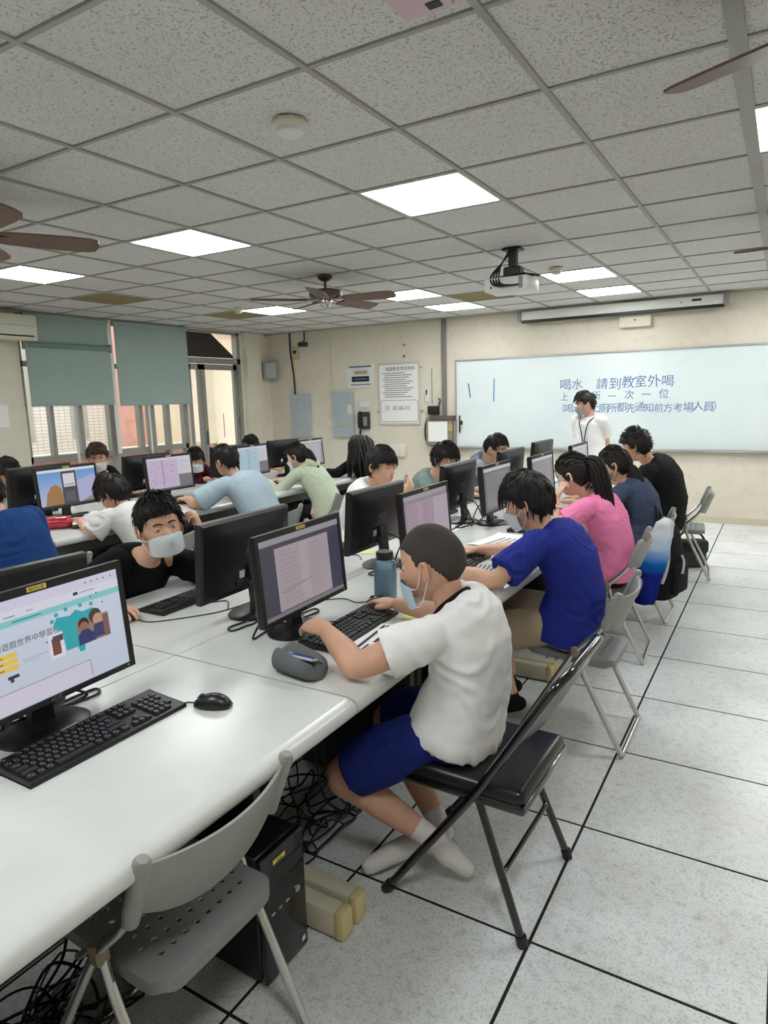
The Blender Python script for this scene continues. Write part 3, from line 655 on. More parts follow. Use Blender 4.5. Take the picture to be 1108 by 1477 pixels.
for rx, rn in ((R1X, 'right row'), (R2X, 'window row')):
    for side, sn in ((1, 'right side of the'), (-1, 'left side of the')):
        for k, (a, b_) in enumerate(zip(SEAM0[:-1], SEAM0[1:])):
            if rx == R2X and k < 1: continue
            place(desk, fst, (rx, (a + b_) / 2, 0), 0 if side > 0 else PI, f'grey white desk, {sn} {rn}, {ORD[k]} from camera', 'grey white computer desks'); fst = False

# ------------------------------------------------------------------ chairs
M_STEEL = mat('chair_tube_steel', S(208, 208, 206), .2, metal=.9, rvar=.1, vscale=12)
M_RUST = mat('chair_tube_brown', S(120, 96, 70), .45, metal=.5)
M_CPLAST = mat('chair_grey_plastic', S(150, 150, 144), .5, var=.06, vscale=14, bump=.05, bscale=300)
M_CDARK = mat('chair_seat_grey', S(128, 130, 128), .5, var=.08, vscale=14, bump=.05, bscale=300)
M_BRKT = mat('bracket_brass', S(150, 140, 112), .45, metal=.3)
def fillet(P, r, n=5):
    P = [Vector(p) for p in P]; out = [P[0]]
    for a, b_, c in zip(P[:-2], P[1:-1], P[2:]):
        u = (a - b_); v = (c - b_); d = min(r, u.length * .45, v.length * .45); u.normalize(); v.normalize()
        p0 = b_ + u * d; p1 = b_ + v * d
        for k in range(n + 1): s = k / n; out.append((1 - s) ** 2 * p0 + 2 * s * (1 - s) * b_ + s * s * p1)
    out.append(P[-1]); return out
def make_grey_chair():
    # local: sitter faces -x; seat centre at 0; y across
    t = thing('folding_chair', 'chair', 'chair', (0, 0, 0), 0, 'grey folding chairs')
    W = .205
    for s in (-1, 1):
        y = s * W
        # long tube from front foot up to the backrest (two bends)
        obj('back_tube', MB().tube(fillet([(-.235, y, .015), (.02, y, .455), (.135, y, .57), (.2, y * 1.02, .73)], .06), .0122, 10), M_STEEL, t)
        obj('tube_cap', MB().tube([(.143, y * 1.0, .575), (.151, y * 1.005, .60), (.2, y * 1.02, .727), (.204, y * 1.02, .738)], [.017, .019, .019, .012], 12), M_CPLAST, t)
        obj('rear_leg', MB().tube(fillet([(.02, y * .97, .475), (.055, y * .97, .36), (.23, y * .95, .012)], .05), .012, 10), M_STEEL, t)
        obj('bracket', MB().rbox(-.015, .017, y * .985 - .016, y * .985 + .016, -.024, .022, r=.004, seg=1).xf(Matrix.Translation((.024, 0, .455)) @ Matrix.Rotation(-.1, 4, 'Y')), M_BRKT, t)
        obj('support', MB().tube([(.02, y * .9, .40), (.03, y * .97, .45)], .008, 8), M_STEEL, t)
    # floor bows joining the legs
    obj('rear_foot_bow', MB().tube([(.23, -W * .93, .012), (.23, W * .93, .012)], .0105, 10), M_STEEL, t)
    obj('front_foot_bow', MB().tube([(-.235, -W, .015), (-.235, W, .015)], .0115, 10), M_STEEL, t)
    # backrest: curved plastic band whose lower edge dips in the middle
    n = 17; out = []; inn = []
    rings = []
    for i in range(n):
        u = -1 + 2 * i / (n - 1); y = u * .20; bow = .045 * (1 - u * u)
        zt = .718 - .012 * (1 - u * u); zb = .598 - .058 * (1 - abs(u) ** 2.5)
        row = []
        for z, th in ((zb, .004), (zb + .004, .006), (zt - .004, .006), (zt, .004)):
            xx = .15 + (z - .59) * .38 + bow; row.append((xx - th, y, z))
        for z, th in ((zt, .004), (zt - .004, .006), (zb + .004, .006), (zb, .004)):
            xx = .15 + (z - .59) * .38 + bow; row.append((xx + th, y, z))
        rings.append(row)
    obj('backrest', MB().loft(rings), M_CPLAST, t, angle=50)
    # seat: rounded slab with rows of drilled holes
    nx, ny = 9, 7
    def outline(u, v):  # square to rounded square
        return u, v
    sx0, sx1, sy = -.215, .18, .178
    m = MB(); zt, zb = .445, .412
    cells_x = 20; cells_y = 21
    def sp_(i, j):
        x = sx0 + (sx1 - sx0) * i / cells_x; y = -sy + 2 * sy * j / cells_y
        # round the corners
        r = .05; cx = min(max(x, sx0 + r), sx1 - r); cy = min(max(y, -sy + r), sy - r); dx, dy = x - cx, y - cy; d = math.hypot(dx, dy)
        if dx and dy and d > 1e-9:
            k = max(abs(dx), abs(dy)) / d; x = cx + dx * k; y = cy + dy * k
        e = min(x - sx0, sx1 - x, y + sy, sy - y); z = zt - (x + .2) * .06 - .01 * max(0, 1 - e / .02) ** 2 - .008 * math.exp(-((x - .0) / .15) ** 2 - (y / .14) ** 2)
        return (x, y, z)
    idx = {}
    def vid(p):
        k = tuple(round(c, 5) for c in p)
        if k not in idx: idx[k] = len(m.v); m.v.append(p)
        return idx[k]
    for i in range(cells_x):
        for j in range(cells_y):
            a, b_, c, d = sp_(i, j), sp_(i + 1, j), sp_(i + 1, j + 1), sp_(i, j + 1)
            hole = (2 <= i < cells_x - 2) and (2 <= j < cells_y - 2) and (i % 2 == 0) and ((j + (i // 2) % 2 * 1) % 2 == 1)
            if not hole: m.f.append((vid(a), vid(b_), vid(c), vid(d)))
            else:
                c0 = Vector(a).lerp(Vector(c), .5); R = .0078; H = 8
                ring = [(c0.x + R * math.cos(2 * PI * (k + .5) / H), c0.y + R * math.sin(2 * PI * (k + .5) / H), c0.z) for k in range(H)]
                low = [(x, y, z - .006) for x, y, z in ring]
                # order of corners: a(-,-) b(+,-) c(+,+) d(-,+)
                ra = [vid(p) for p in ring]; rl = [vid(p) for p in low]; q = [vid(b_), vid(c), vid(d), vid(a)]
                # ring index k angle (k+.5)*45deg: 0:22 1:67 2:112 3:157 4:202 5:247 6:292 7:337
                m.f += [(q[1], ra[1], ra[0]), (q[2], ra[3], ra[2]), (q[3], ra[5], ra[4]), (q[0], ra[7], ra[6])]
                m.f += [(q[0], q[1], ra[0], ra[7]), (q[1], q[2], ra[2], ra[1]), (q[2], q[3], ra[4], ra[3]), (q[3], q[0], ra[6], ra[5])]
                for k in range(H): m.f.append((ra[k], ra[(k + 1) % H], rl[(k + 1) % H], rl[k]))
    # skirt around the rim
    rim = [sp_(i, 0) for i in range(cells_x)] + [sp_(cells_x, j) for j in range(cells_y)] + [sp_(i, cells_y) for i in range(cells_x, 0, -1)] + [sp_(0, j) for j in range(cells_y, 0, -1)]
    for p, q in zip(rim, rim[1:] + rim[:1]): m.f.append((vid(p), vid(q), vid((q[0], q[1], q[2] - .03)), vid((p[0], p[1], p[2] - .03))))
    m.m = [0] * len(m.f)
    obj('seat', m, M_CDARK, t, angle=45)
    obj('seat_tube', MB().tube([(-.06, -.2, .40), (-.06, .2, .40)], .008, 8), M_STEEL, t)
    return tree_of(t)
gc = make_grey_chair()
GRP = 'grey folding chairs'
CHAIRS = [(-1.17, .92, 0, 'nearest grey folding chair with perforated seat, pushed under the front desk, empty'),
          (-.745, 2.985, 0, 'grey folding chair under the boy in the royal blue shirt'),
          (-.86, 4.06, .06, 'grey folding chair under the girl in the pink shirt'),
          (-.84, 4.86, 0, 'grey folding chair with a backpack hung on it under the girl in navy'),
          (-.70, 6.08, .1, 'farthest grey folding chair by the aisle, under the boy in black'),
          (-2.62, 1.92, PI, 'grey folding chair behind the masked boy in black'),
          (-2.62, 2.93, PI + .05, 'empty grey folding chair between two boys on the left of the right row'),
          (-2.66, 3.90, PI, 'grey folding chair of the boy in profile'), (-2.66, 5.0, PI, 'grey folding chair of the boy in grey green'), (-2.66, 6.05, PI, 'grey folding chair of the boy with glasses'),
          (-3.55, 2.1, .15, 'grey folding chair under the person in a dark blue shirt at the left edge'), (-3.6, 2.98, 0, 'grey folding chair under the boy in a loose white shirt'),
          (-3.52, 4.02, 0, 'grey folding chair under the person in light blue'), (-3.60, 5.02, .1, 'grey folding chair under the girl in a pale green hoodie'),
          (-3.66, 6.05, 0, 'grey folding chair under the girl with long black hair'),
          (-5.65, 3.0, PI, 'grey folding chair at the window side, leftmost'), (-5.68, 4.0, PI, 'grey folding chair of the masked boy by the window'), (-5.65, 5.1, PI, 'grey folding chair of the boy in dark red by the door'), (-5.68, 6.1, PI, 'grey folding chair at the window side nearest the front wall')]
for k, (x, y, a, lab) in enumerate(CHAIRS):
    place(gc, k == 0, (x, y, 0), a, lab, GRP)

# black padded folding chair
M_BLKT = mat('black_enamel_tube', S(16, 16, 18), .14, spec=.6, coat=.6)
M_VINYL = mat('black_vinyl', S(26, 27, 29), .3, spec=.5, bump=.05, bscale=180)
bc = thing('folding_chair', 'black padded folding chair under the boy with the buzz cut', 'chair', (-.745, 1.845, 0), -.02)
W = .21
obj('front_frame', MB().tube(fillet([(-.255, -W - .01, .012), (.05, -W, .43), (.13, -W, .56), (.275, -W, .80), (.30, -W + .06, .825), (.30, W - .06, .825), (.275, W, .80), (.13, W, .56), (.05, W, .43), (-.255, W + .01, .012)], .05), .0135, 12), M_BLKT, bc)
for s in (-1, 1):
    y = s * (W - .028)
    obj('rear_leg', MB().tube([(.015, y, .435), (.045, y, .40), (.195, s * (W + .005), .012)], .0125, 12), M_BLKT, bc)
    obj('foot_tip', MB().tube([(.19, s * (W + .005), .03), (.197, s * (W + .005), 0)], .017, 12), M_BLACK, bc)
    obj('foot_tip', MB().tube([(-.24, s * (W + .01), .032), (-.262, s * (W + .01), .002)], .018, 12), M_BLACK, bc)
obj('rear_stretcher', MB().tube(fillet([(.125, -W + .004, .20), (.128, -W + .03, .19), (.128, W - .03, .19), (.125, W - .004, .20)], .02), .0085, 10), M_BLKT, bc)
sm_ = MB().rbox(-.225, .19, -.2, .2, .405, .462, r=.026, seg=3); obj('seat_pad', sm_, M_VINYL, bc, angle=60)
obj('seat_pan', MB().rbox(-.228, .195, -.203, .203, .392, .425, r=.012, seg=2), M_BLKT, bc)
rings = []
for i in range(13):
    u = -1 + 2 * i / 12; bow = .03 * (1 - u * u); th = .014 * (1 - abs(u) ** 6) + .003; row = []
    for z in (.585, .6, .68, .78, .795): row.append((.155 + (z - .6) * .58 + bow - (th if .59 < z < .79 else .003), u * .195, z))
    for z in (.795, .78, .68, .6, .585): row.append((.155 + (z - .6) * .58 + bow + (th * .4 if .59 < z < .79 else .003), u * .195, z))
    rings.append(row)
obj('backrest', MB().loft(rings), M_VINYL, bc, angle=60)
# ------------------------------------------------------------------ computers
M_BEZ = mat('monitor_black', S(24, 24, 26), .38, spec=.5, var=.15, vscale=30)
M_BEZG = mat('monitor_gloss', S(16, 16, 18), .2, spec=.6)
M_YEL = mat('sticker_yellow', S(232, 208, 92), .6)
M_STW = mat('sticker_white', S(222, 224, 226), .6)
M_BEIGE = mat('sticker_beige', S(226, 206, 172), .6)
M_SCRD = mat('screen_glass', S(22, 22, 26), .25)
def screen_mat():
    m = bpy.data.materials.new('screen_picture'); m.use_nodes = True; nt = m.node_tree; b = nt.nodes['Principled BSDF']
    a = nt.nodes.new('ShaderNodeAttribute'); a.attribute_name = 'Col'
    b.inputs['Base Color'].default_value = (.02, .02, .02, 1); b.inputs['Roughness'].default_value = .3
    nt.links.new(a.outputs['Color'], b.inputs['Emission Color']); b.inputs['Emission Strength'].default_value = .44
    return m
M_PIC = screen_mat()
SW, SH = .478, .270
class Pic:
    """a flat picture on a screen: coloured rectangles and shapes, u right 0..1, v up 0..1"""
    def __init__(s, bgc): s.mb = MB(); s.c = []; s.k = 0; s.rect(0, 0, 1, 1, bgc)
    def _add(s, pts, col, f=None):
        z = .0003 + s.k * .00003; s.k += 1
        s.mb.add([(-z, (u - .5) * SW, (v - .5) * SH) for u, v in pts], f or [tuple(range(len(pts)))]); s.c += [col] * (len(f) if f else 1)
    def rect(s, u0, v0, u1, v1, col): s._add([(u0, v0), (u1, v0), (u1, v1), (u0, v1)], col); return s
    def poly(s, pts, col): s._add(pts, col); return s
    def disc(s, u, v, r, col, n=14, sy=1): s._add([(u + r * math.cos(2 * PI * k / n), v + r * sy * SW / SH * math.sin(2 * PI * k / n)) for k in range(n)], col); return s
    def text(s, body, u, v, size, col):
        b = text_mb(body, size); z = .0003 + s.k * .00003; s.k += 1
        s.mb.add([(-z, (u - .5) * SW + x, (v - .5) * SH + y) for x, y, _ in b.v], b.f); s.c += [col] * len(b.f); return s
    def grad(s, u0, v0, u1, v1, c0, c1, n=8):
        for k in range(n):
            t = (k + .5) / n; s.rect(u0, v0 + (v1 - v0) * k / n, u1, v0 + (v1 - v0) * (k + 1) / n, tuple(a + (b - a) * t for a, b in zip(c0, c1)))
        return s
    def mesh(s):
        # local: looking at the screen from +x ; u right is +y as seen by the sitter when mirrored below
        s.mb.v = [(-x, y, z) for x, y, z in s.mb.v]
        me = s.mb.mesh('screen_picture', M_PIC, smooth=False)
        a = me.color_attributes.new('Col', 'FLOAT_COLOR', 'CORNER'); d = []
        for p, c in zip(me.polygons, s.c): d += [*c, 1] * len(p.vertices)
        a.data.foreach_set('color', d); return me
C_ = S
def pic_web():
    p = Pic(C_(205, 212, 226)); p.grad(0, .0, 1, .8, C_(196, 206, 222), C_(206, 214, 230), 6)
    p.rect(0, .9, 1, 1, C_(214, 210, 232)); p.rect(0, .82, 1, .9, C_(222, 222, 236)); p.rect(0, .76, 1, .815, C_(132, 204, 208))
    for u in (.78, .82, .86, .9, .95): p.rect(u, .94, u + .012, .955, C_(130, 130, 150))
    p.rect(.70, .855, .73, .885, C_(60, 60, 70)); p.rect(.74, .862, .84, .872, C_(150, 150, 165)); p.rect(.42, .85, .46, .858, C_(150, 150, 165)); p.rect(.3, .84, .36, .85, C_(130, 130, 150))
    p.rect(.34, .785, .5, .795, C_(60, 120, 130)); p.rect(.0, .83, .12, .87, C_(120, 66, 40))
    p.text('在廣大的遊戲世界中學習程式設計', .1, .57, .0195, C_(50, 54, 66))
    # teal pixel cluster and a small photograph of two pupils
    t = C_(44, 170, 180)
    p.poly([(.61, .36), (.68, .36), (.69, .30), (.72, .3), (.74, .45), (.84, .45), (.84, .66), (.8, .69), (.74, .68), (.7, .72), (.66, .68), (.58, .70), (.55, .62), (.6, .56)], t)
    for u, v in ((.57, .71), (.63, .735), (.72, .73), (.79, .71), (.54, .66)): p.rect(u, v, u + .022, v + .035, t)
    for u, v in ((.8, .79), (.84, .81), (.87, .7), (.5, .5), (.52, .42)): p.rect(u, v, u + .01, v + .016, C_(70, 120, 130))
    p.rect(.69, .36, .9, .6, C_(150, 120, 112)); p.disc(.815, .6, .042, C_(70, 54, 46)); p.disc(.83, .56, .034, C_(196, 150, 128)); p.disc(.735, .56, .034, C_(48, 36, 34)); p.disc(.735, .53, .028, C_(150, 104, 84))
    p.poly([(.69, .36), (.69, .45), (.72, .5), (.76, .5), (.8, .42), (.8, .36)], C_(44, 52, 110)); p.poly([(.78, .38), (.8, .52), (.86, .52), (.88, .38)], C_(60, 58, 104)); p.rect(.86, .36, .9, .58, C_(126, 92, 84))
    p.rect(.515, .33, .60, .56, C_(226, 226, 232)); p.rect(.53, .36, .58, .52, C_(120, 70, 58)); p.rect(.54, .48, .6, .54, C_(80, 70, 76))
    for k, v in enumerate((.485, .43, .375)): p.rect(.08, v, .335, v + .045, C_(238, 198, 84)); p.rect(.12, v + .016, .26, v + .026, C_(120, 96, 40))
    p.rect(.36, .42, .5, .43, C_(170, 180, 205)); p.rect(.36, .4, .46, .407, C_(170, 180, 205))
    p.rect(.27, .30, .33, .33, C_(50, 50, 58)); p.rect(.28, .27, .3, .3, C_(60, 60, 66)); p.rect(.0, .0, .02, .1, C_(180, 180, 200))
    p.rect(.04, .015, .74, .19, C_(212, 206, 224)); p.rect(.04, .185, .745, .192, C_(140, 136, 158)); p.rect(.738, .03, .744, .19, C_(150, 146, 168))
    for k in range(5): p.rect(.25 + k * .05, .1 + .02 * (k % 2), .275 + k * .05, .125 + .02 * (k % 2), C_(222, 200, 214))
    return p.mesh()
def pic_page(bgc, page, u0, u1, lines, side=None, top=None):
    p = Pic(bgc)
    if top: p.rect(0, .92, 1, 1, top)
    p.rect(u0, .06, u1, .86, page); w = u1 - u0
    p.rect(u0 + w * .42, .1, u0 + w * .58, .84, tuple(min(1, c * 1.12) for c in page))
    for k in range(lines): v = .8 - k * .7 / lines; p.rect(u0 + w * .06, v, u0 + w * (.3 + .09 * (k % 3)), v + .008, tuple(c * .72 for c in page)); p.rect(u0 + w * .62, v - .02, u0 + w * (.8 + .06 * (k % 2)), v - .012, tuple(c * .75 for c in page))
    p.poly([(u0 + w * .08, .28), (u0 + w * .62, .34), (u0 + w * .62, .352), (u0 + w * .08, .292)], tuple(c * .6 for c in page))
    if side: p.rect(u1 + .02, .06, 1, .86, side)
    p.rect(0, 0, 1, .05, C_(120, 118, 126)); return p.mesh()
def pic_notes(bgc, page, ink, side):
    p = Pic(bgc); p.rect(.02, .1, .32, .92, page); p.rect(.36, .1, .66, .92, page); p.rect(.32, .1, .36, .92, tuple(c * .75 for c in page)); p.rect(.69, .45, 1, .94, side); p.rect(.69, .05, 1, .42, C_(120, 118, 120))
    random.seed(4)
    for k in range(26): u = random.uniform(.04, .58); v = random.uniform(.16, .86); p.rect(u, v, u + random.uniform(.02, .06), v + .014, ink)
    for k in range(7): v = .85 - k * .05; p.rect(.72, v, .72 + .2 * random.random() + .05, v + .01, C_(170, 165, 180))
    p.rect(0, .94, 1, 1, C_(214, 210, 226)); p.rect(0, 0, 1, .05, C_(90, 88, 96)); return p.mesh()
def pic_game():
    p = Pic(C_(120, 170, 220)); p.grad(0, .05, 1, .93, C_(196, 192, 220), C_(96, 158, 216), 9); p.rect(0, .93, 1, 1, C_(226, 228, 238))
    p.poly([(.08, .05), (.12, .35), (.2, .55), (.28, .6), (.36, .5), (.4, .3), (.42, .05)], C_(164, 122, 74)); p.poly([(.62, .62), (.98, .78), (.98, .05), (.62, .05)], C_(176, 178, 214)); p.poly([(.72, .05), (.86, .16), (1, .22), (1, .05)], C_(150, 138, 120))
    p.rect(.39, .05, .65, .93, C_(70, 66, 78)); p.rect(.42, .5, .62, .86, C_(222, 216, 226)); p.rect(.44, .54, .6, .58, C_(150, 170, 160)); p.rect(.42, .1, .6, .38, C_(92, 88, 98)); p.rect(0, 0, 1, .05, C_(60, 60, 70)); return p.mesh()
def pic_plain(c, page):
    p = Pic(c); p.rect(.1, .08, .9, .88, page)
    for k in range(8): p.rect(.16, .8 - k * .08, .5 + .3 * ((k * 7) % 5) / 5, .815 - k * .08, tuple(q * .75 for q in page))
    p.rect(0, .92, 1, 1, C_(200, 198, 208)); p.rect(0, 0, 1, .05, C_(100, 98, 106)); return p.mesh()

def make_monitor(logo):
    # local: base centre on the desk at 0; the screen faces +x; z=0 is the desk top
    t = thing('monitor', 'monitor', 'monitor', (0, 0, 0), 0, 'desktop monitors')
    W2, H2 = .255, .1525
    zc = .243; tilt = math.radians(-4.5)
    Mx = Matrix.Translation((.05, 0, zc)) @ Matrix.Rotation(tilt, 4, 'Y')
    m = MB(); f0, f1 = -.02, .0
    # front bezel ring
    sw, sh = SW / 2, SH / 2; zo = -.003
    o = [(-W2, -H2), (W2, -H2), (W2, H2), (-W2, H2)]; i_ = [(-sw, -sh + zo), (sw, -sh + zo), (sw, sh + zo), (-sw, sh + zo)]
    vs = [(f1, y, z) for y, z in o] + [(f1 + .001, y, z) for y, z in i_] + [(f1 - .006, y, z) for y, z in i_] + [(f0, y, z) for y, z in o]
    fs = []
    for k in range(4):
        n = (k + 1) % 4; fs += [(k, n, 4 + n, 4 + k), (4 + k, 4 + n, 8 + n, 8 + k), (k, 12 + k, 12 + n, n)]
    m.add(vs, fs).xf(Mx); b = obj('bezel', m, M_BEZ, t, smooth=False)
    # back shell, sloping to a thicker middle
    m = MB(); rings = []
    for x, sy, sz, dz in ((-.02, 1, 1, 0), (-.026, .995, .99, 0), (-.034, .97, .95, -.002), (-.044, .80, .78, -.01), (-.050, .74, .70, -.014)):
        rr = []
        for k in range(24):
            a = 2 * PI * k / 24; c, s = math.cos(a), math.sin(a); q = 1 / max(abs(c), abs(s)); e = .9 + .1 * (1 / max(abs(c), abs(s)) < 1.2)
            yy, zz = max(-1, min(1, c * q)), max(-1, min(1, s * q)); rr.append((x, yy * W2 * sy, zz * H2 * sz + dz))
        rings.append(rr)
    m.loft(rings).xf(Mx); sh_ = obj('back_shell', m, M_BEZ, t, angle=25)
    obj('vent_ridge', MB().rbox(-.04, -.032, -.17, .17, .105, .112, r=.002, seg=1).xf(Mx), M_BEZG, sh_)
    obj('port_block', MB().rbox(-.058, -.048, -.06, .09, -.115, -.09, r=.003, seg=1).xf(Mx), M_DARK, sh_)
    obj('rating_label', MB().box(-.0512, -.0506, .045, .075, -.085, -.055).xf(Mx), M_STW, sh_, smooth=False)
    obj('brand_mark', text_mb(logo, .036, 'CENTER').xf(Mx @ Matrix.Translation((-.0508, 0, .0)) @ Matrix.Rotation(-PI / 2, 4, 'Z') @ Matrix.Rotation(PI / 2, 4, 'X')), mat('logo_dark', S(92, 92, 96), .35), sh_, smooth=False)
    obj('brand_mark', text_mb(logo, .014, 'CENTER').xf(Mx @ Matrix.Translation((.0012, 0, -H2 + .0025)) @ Matrix.Rotation(PI / 2, 4, 'Z') @ Matrix.Rotation(PI / 2, 4, 'X')), mat('logo_light', S(120, 122, 126), .35), b, smooth=False)
    obj('power_light', MB().cyl((0, .23, -H2 + .009), (.0015, .23, -H2 + .009), .002, 8).xf(Mx), M_STW, b)
    # stand
    obj('stand_neck', MB().loft([[(x - .012, -w, z), (x + .012, -w, z), (x + .012, w, z), (x - .012, w, z)] for x, w, z in ((-.01, .034, .008), (-.012, .03, .05), (-.006, .03, .11), (.004, .034, .2))]), M_BEZ, t, angle=50)
    obj('base_label', MB().box(-.08, -.05, .02, .06, .0148, .0158), M_STW, t, smooth=False); obj('base', MB().lathe([(.118, 0), (.12, .006), (.112, .011), (.06, .016), (.002, .017)], 36).xf(Matrix.Diagonal((.82, 1, 1, 1))), M_BEZ, t)
    return t, Mx
def sticker(t, Mx, txt=True):
    s = obj('name_sticker', MB().box(.0006, .0018, -.03, .022, .1365, .1485).xf(Mx), M_YEL, t, smooth=False)
    if txt: obj('sticker_text', text_mb('機號位置', .0105).xf(Mx @ Matrix.Translation((.0021, -.026, .1385)) @ Matrix.Rotation(PI / 2, 4, 'Z') @ Matrix.Rotation(PI / 2, 4, 'X')), M_INK, s, smooth=False)
mon, MX = make_monitor('ASUS')
off_me = MB().box(0, .0004, -SW / 2, SW / 2, -SH / 2, SH / 2).mesh('screen', M_SCRD, smooth=False)
MON = tree_of(mon); MONFIRST = [True]
def monitor(x, y, ang, lab, pic=None, stick=False, cable=True, extra=None):
    # ang: direction the screen faces, 0 = +x
    t = place(MON, MONFIRST[0], (x, y, TZ), ang, lab, 'desktop monitors'); MONFIRST[0] = False
    s = link('screen', pic if pic else off_me, t); s.matrix_local = MX @ Matrix.Translation((-.0045, 0, -.003))
    if stick: sticker(t, MX)
    if cable:
        obj('cable', MB().tube(crom([(-.0, -.05, .15), (-.06, -.07, .12), (-.085, -.1, .05), (-.08, -.15, .006), (-.09, -.06, .005), (-.085, .04, .02), (-.06, .05, .09), (.0, .05, .15)], 6), .0042, 6).tube(crom([(-.0, .03, .15), (-.06, .05, .07), (-.09, .1, .008), (-.085, .16, .005), (-.075, .22, .005), (-.04, .20, .005), (-.05, .12, .005)], 6), .0038, 6), M_BLACK, t)
    if extra: extra(t)
    return t
def ex_m1(t):
    obj('base_sticker', MB().box(.075, .10, -.075, -.03, .0165, .0172).xf(Matrix.Rotation(.15, 4, 'Z')), M_BEIGE, t, smooth=False); obj('base_sticker', MB().box(.075, .095, -.01, .04, .0165, .0172), mat('sticker_blue', S(140, 154, 164), .6), t, smooth=False)
monitor(-1.60, .925, math.radians(3.5), 'nearest monitor showing a pale web page with teal graphics', pic_web(), True, True, ex_m1)
monitor(-1.475, 1.82, math.radians(2.4), 'monitor showing a grey lilac page before the boy in white', pic_page(C_(60, 60, 74), C_(164, 152, 158), .17, .84, 12, C_(52, 54, 76), C_(150, 146, 156)), True)
monitor(-1.50, 2.83, math.radians(1.2), 'monitor showing a mauve page behind the buzz cut head', pic_page(C_(142, 134, 142), C_(162, 144, 158), .06, .62, 14, C_(170, 164, 176), C_(160, 156, 166)), True)
monitor(-1.595, 4.01, 0, 'monitor with a plain grey screen before the boy in royal blue', pic_plain(C_(112, 112, 116), C_(136, 136, 138)), True)
monitor(-1.52, 4.70, 0, 'monitor with a grey page beside the pink shirted girl', pic_plain(C_(136, 134, 138), C_(150, 148, 150)), True)
monitor(-1.525, 5.75, 0, 'farthest right row monitor, just before the standing man', pic_plain(C_(168, 168, 172), C_(184, 184, 186)), False)
monitor(-1.76, .955, PI - .04, 'black monitor back seen behind the nearest screen', None, False)
monitor(-1.755, 1.915, PI + .026, 'black monitor back facing the camera beside the masked boy in black', None, False)
monitor(-1.69, 2.79, PI + .005, 'black monitor back behind the blue bottle', None, False)
monitor(-1.79, 3.99, PI, 'black monitor back before the boy in grey green', None, False)
monitor(-1.82, 5.05, PI - .03, 'black monitor back before the boy with glasses', None, False)
monitor(-1.88, 6.04, PI - .035, 'farthest black monitor back near the whiteboard', None, False)
monitor(-4.575, 3.015, .035, 'left row monitor showing a blue sky picture', pic_game(), True)
monitor(-4.535, 3.945, 0, 'left row monitor showing a lilac page of notes', pic_notes(C_(196, 184, 206), C_(200, 182, 208), C_(140, 112, 150), C_(210, 206, 216)), True)
monitor(-4.62, 5.09, .09, 'left row monitor showing pale blue pages of notes', pic_notes(C_(190, 190, 204), C_(176, 200, 216), C_(120, 150, 176), C_(206, 204, 212)), True)
monitor(-4.57, 5.99, .085, 'left row monitor with a grey page beside the long haired girl', pic_plain(C_(150, 150, 158), C_(176, 176, 182)), True)
monitor(-4.745, 2.955, PI + .03, 'black monitor back at the far left of the window row', None, False)
monitor(-4.735, 3.935, PI + .03, 'black monitor back in front of the masked boy by the window', None, False)
monitor(-4.76, 4.98, PI, 'black monitor back hidden behind the pale blue page screen', None, False)
monitor(-4.775, 5.85, PI - .045, 'black monitor back left of the girl in the pale green hoodie', None, False)

# keyboards
M_KB = mat('keyboard_case', S(20, 20, 22), .4); M_KEY = mat('keyboard_key', S(34, 34, 37), .45); M_LEG_ = mat('key_legend', S(150, 150, 154), .7)
ROWS = [(.062, [(-.205 + .0, 1)] + [(-.205 + .038 + .019 * k + .008 * (k // 4), 1) for k in range(12)]),]
def key_layout():
    K = []; u = .0183
    for k in range(1): K.append((-.208, .056, 1))
    for k in range(12): K.append((-.170 + u * k + .008 * (k // 4), .056, 1))
    for k in range(13): K.append((-.208 + u * k, .034, 1))
    K.append((-.208 + u * 13.5, .034, 2)); K.append((-.208 + u * .25, .0157, 1.5))
    for k in range(13): K.append((-.208 + u * (1.5 + k), .0157, 1))
    K.append((-.208 + u * .4, -.0026, 1.8))
    for k in range(11): K.append((-.208 + u * (1.8 + k), -.0026, 1))
    K.append((-.208 + u * 13.35, -.0026, 2.3)); K.append((-.208 + u * .65, -.0209, 2.3))
    for k in range(10): K.append((-.208 + u * (2.3 + k), -.0209, 1))
    K.append((-.208 + u * 13.1, -.0209, 2.8))
    for a, w in ((.15, 1.3), (1.4, 1.2), (2.6, 1.2), (6.1, 5.6), (9.6, 1.2), (10.9, 1.2), (12.2, 1.2), (13.7, 1.3)): K.append((-.208 + u * a, -.0392, w))
    for k in range(3):
        K.append((.076 + u * k, .056, 1)); K.append((.076 + u * k, .034, 1)); K.append((.076 + u * k, .0157, 1)); K.append((.076 + u * k, -.0392, 1))
    K.append((.076 + u, -.0209, 1))
    for r in range(5):
        for k in range(4 if r in (0, 1, 3) else 3): K.append((.142 + u * k, .034 - .0183 * r, 1))
    return [(a, b * 1.12 - .006, w) for a, b, w in K]
KEYS = key_layout()
def keycap(w):
    a = .0183 * w / 2 - .0012; b_ = .0088; m = MB()
    m.add([(-a, -b_, 0), (a, -b_, 0), (a, b_, 0), (-a, b_, 0), (-a + .0018, -b_ + .0018, .006), (a - .0018, -b_ + .0018, .006), (a - .0018, b_ - .0012, .0065), (-a + .0018, b_ - .0012, .0065)], [(4, 5, 6, 7), (0, 1, 5, 4), (1, 2, 6, 5), (2, 3, 7, 6), (3, 0, 4, 7)])
    if w < 1.6: m.add([(-a * .42, .001, .0067), (-a * .12, .001, .0067), (-a * .12, .0038, .0068), (-a * .42, .0038, .0068)], [(0, 1, 2, 3)], 1).add([(a * .1, -.005, .0065), (a * .4, -.005, .0065), (a * .4, -.002, .0066), (a * .1, -.002, .0066)], [(0, 1, 2, 3)], 1)
    return m
KC = {}
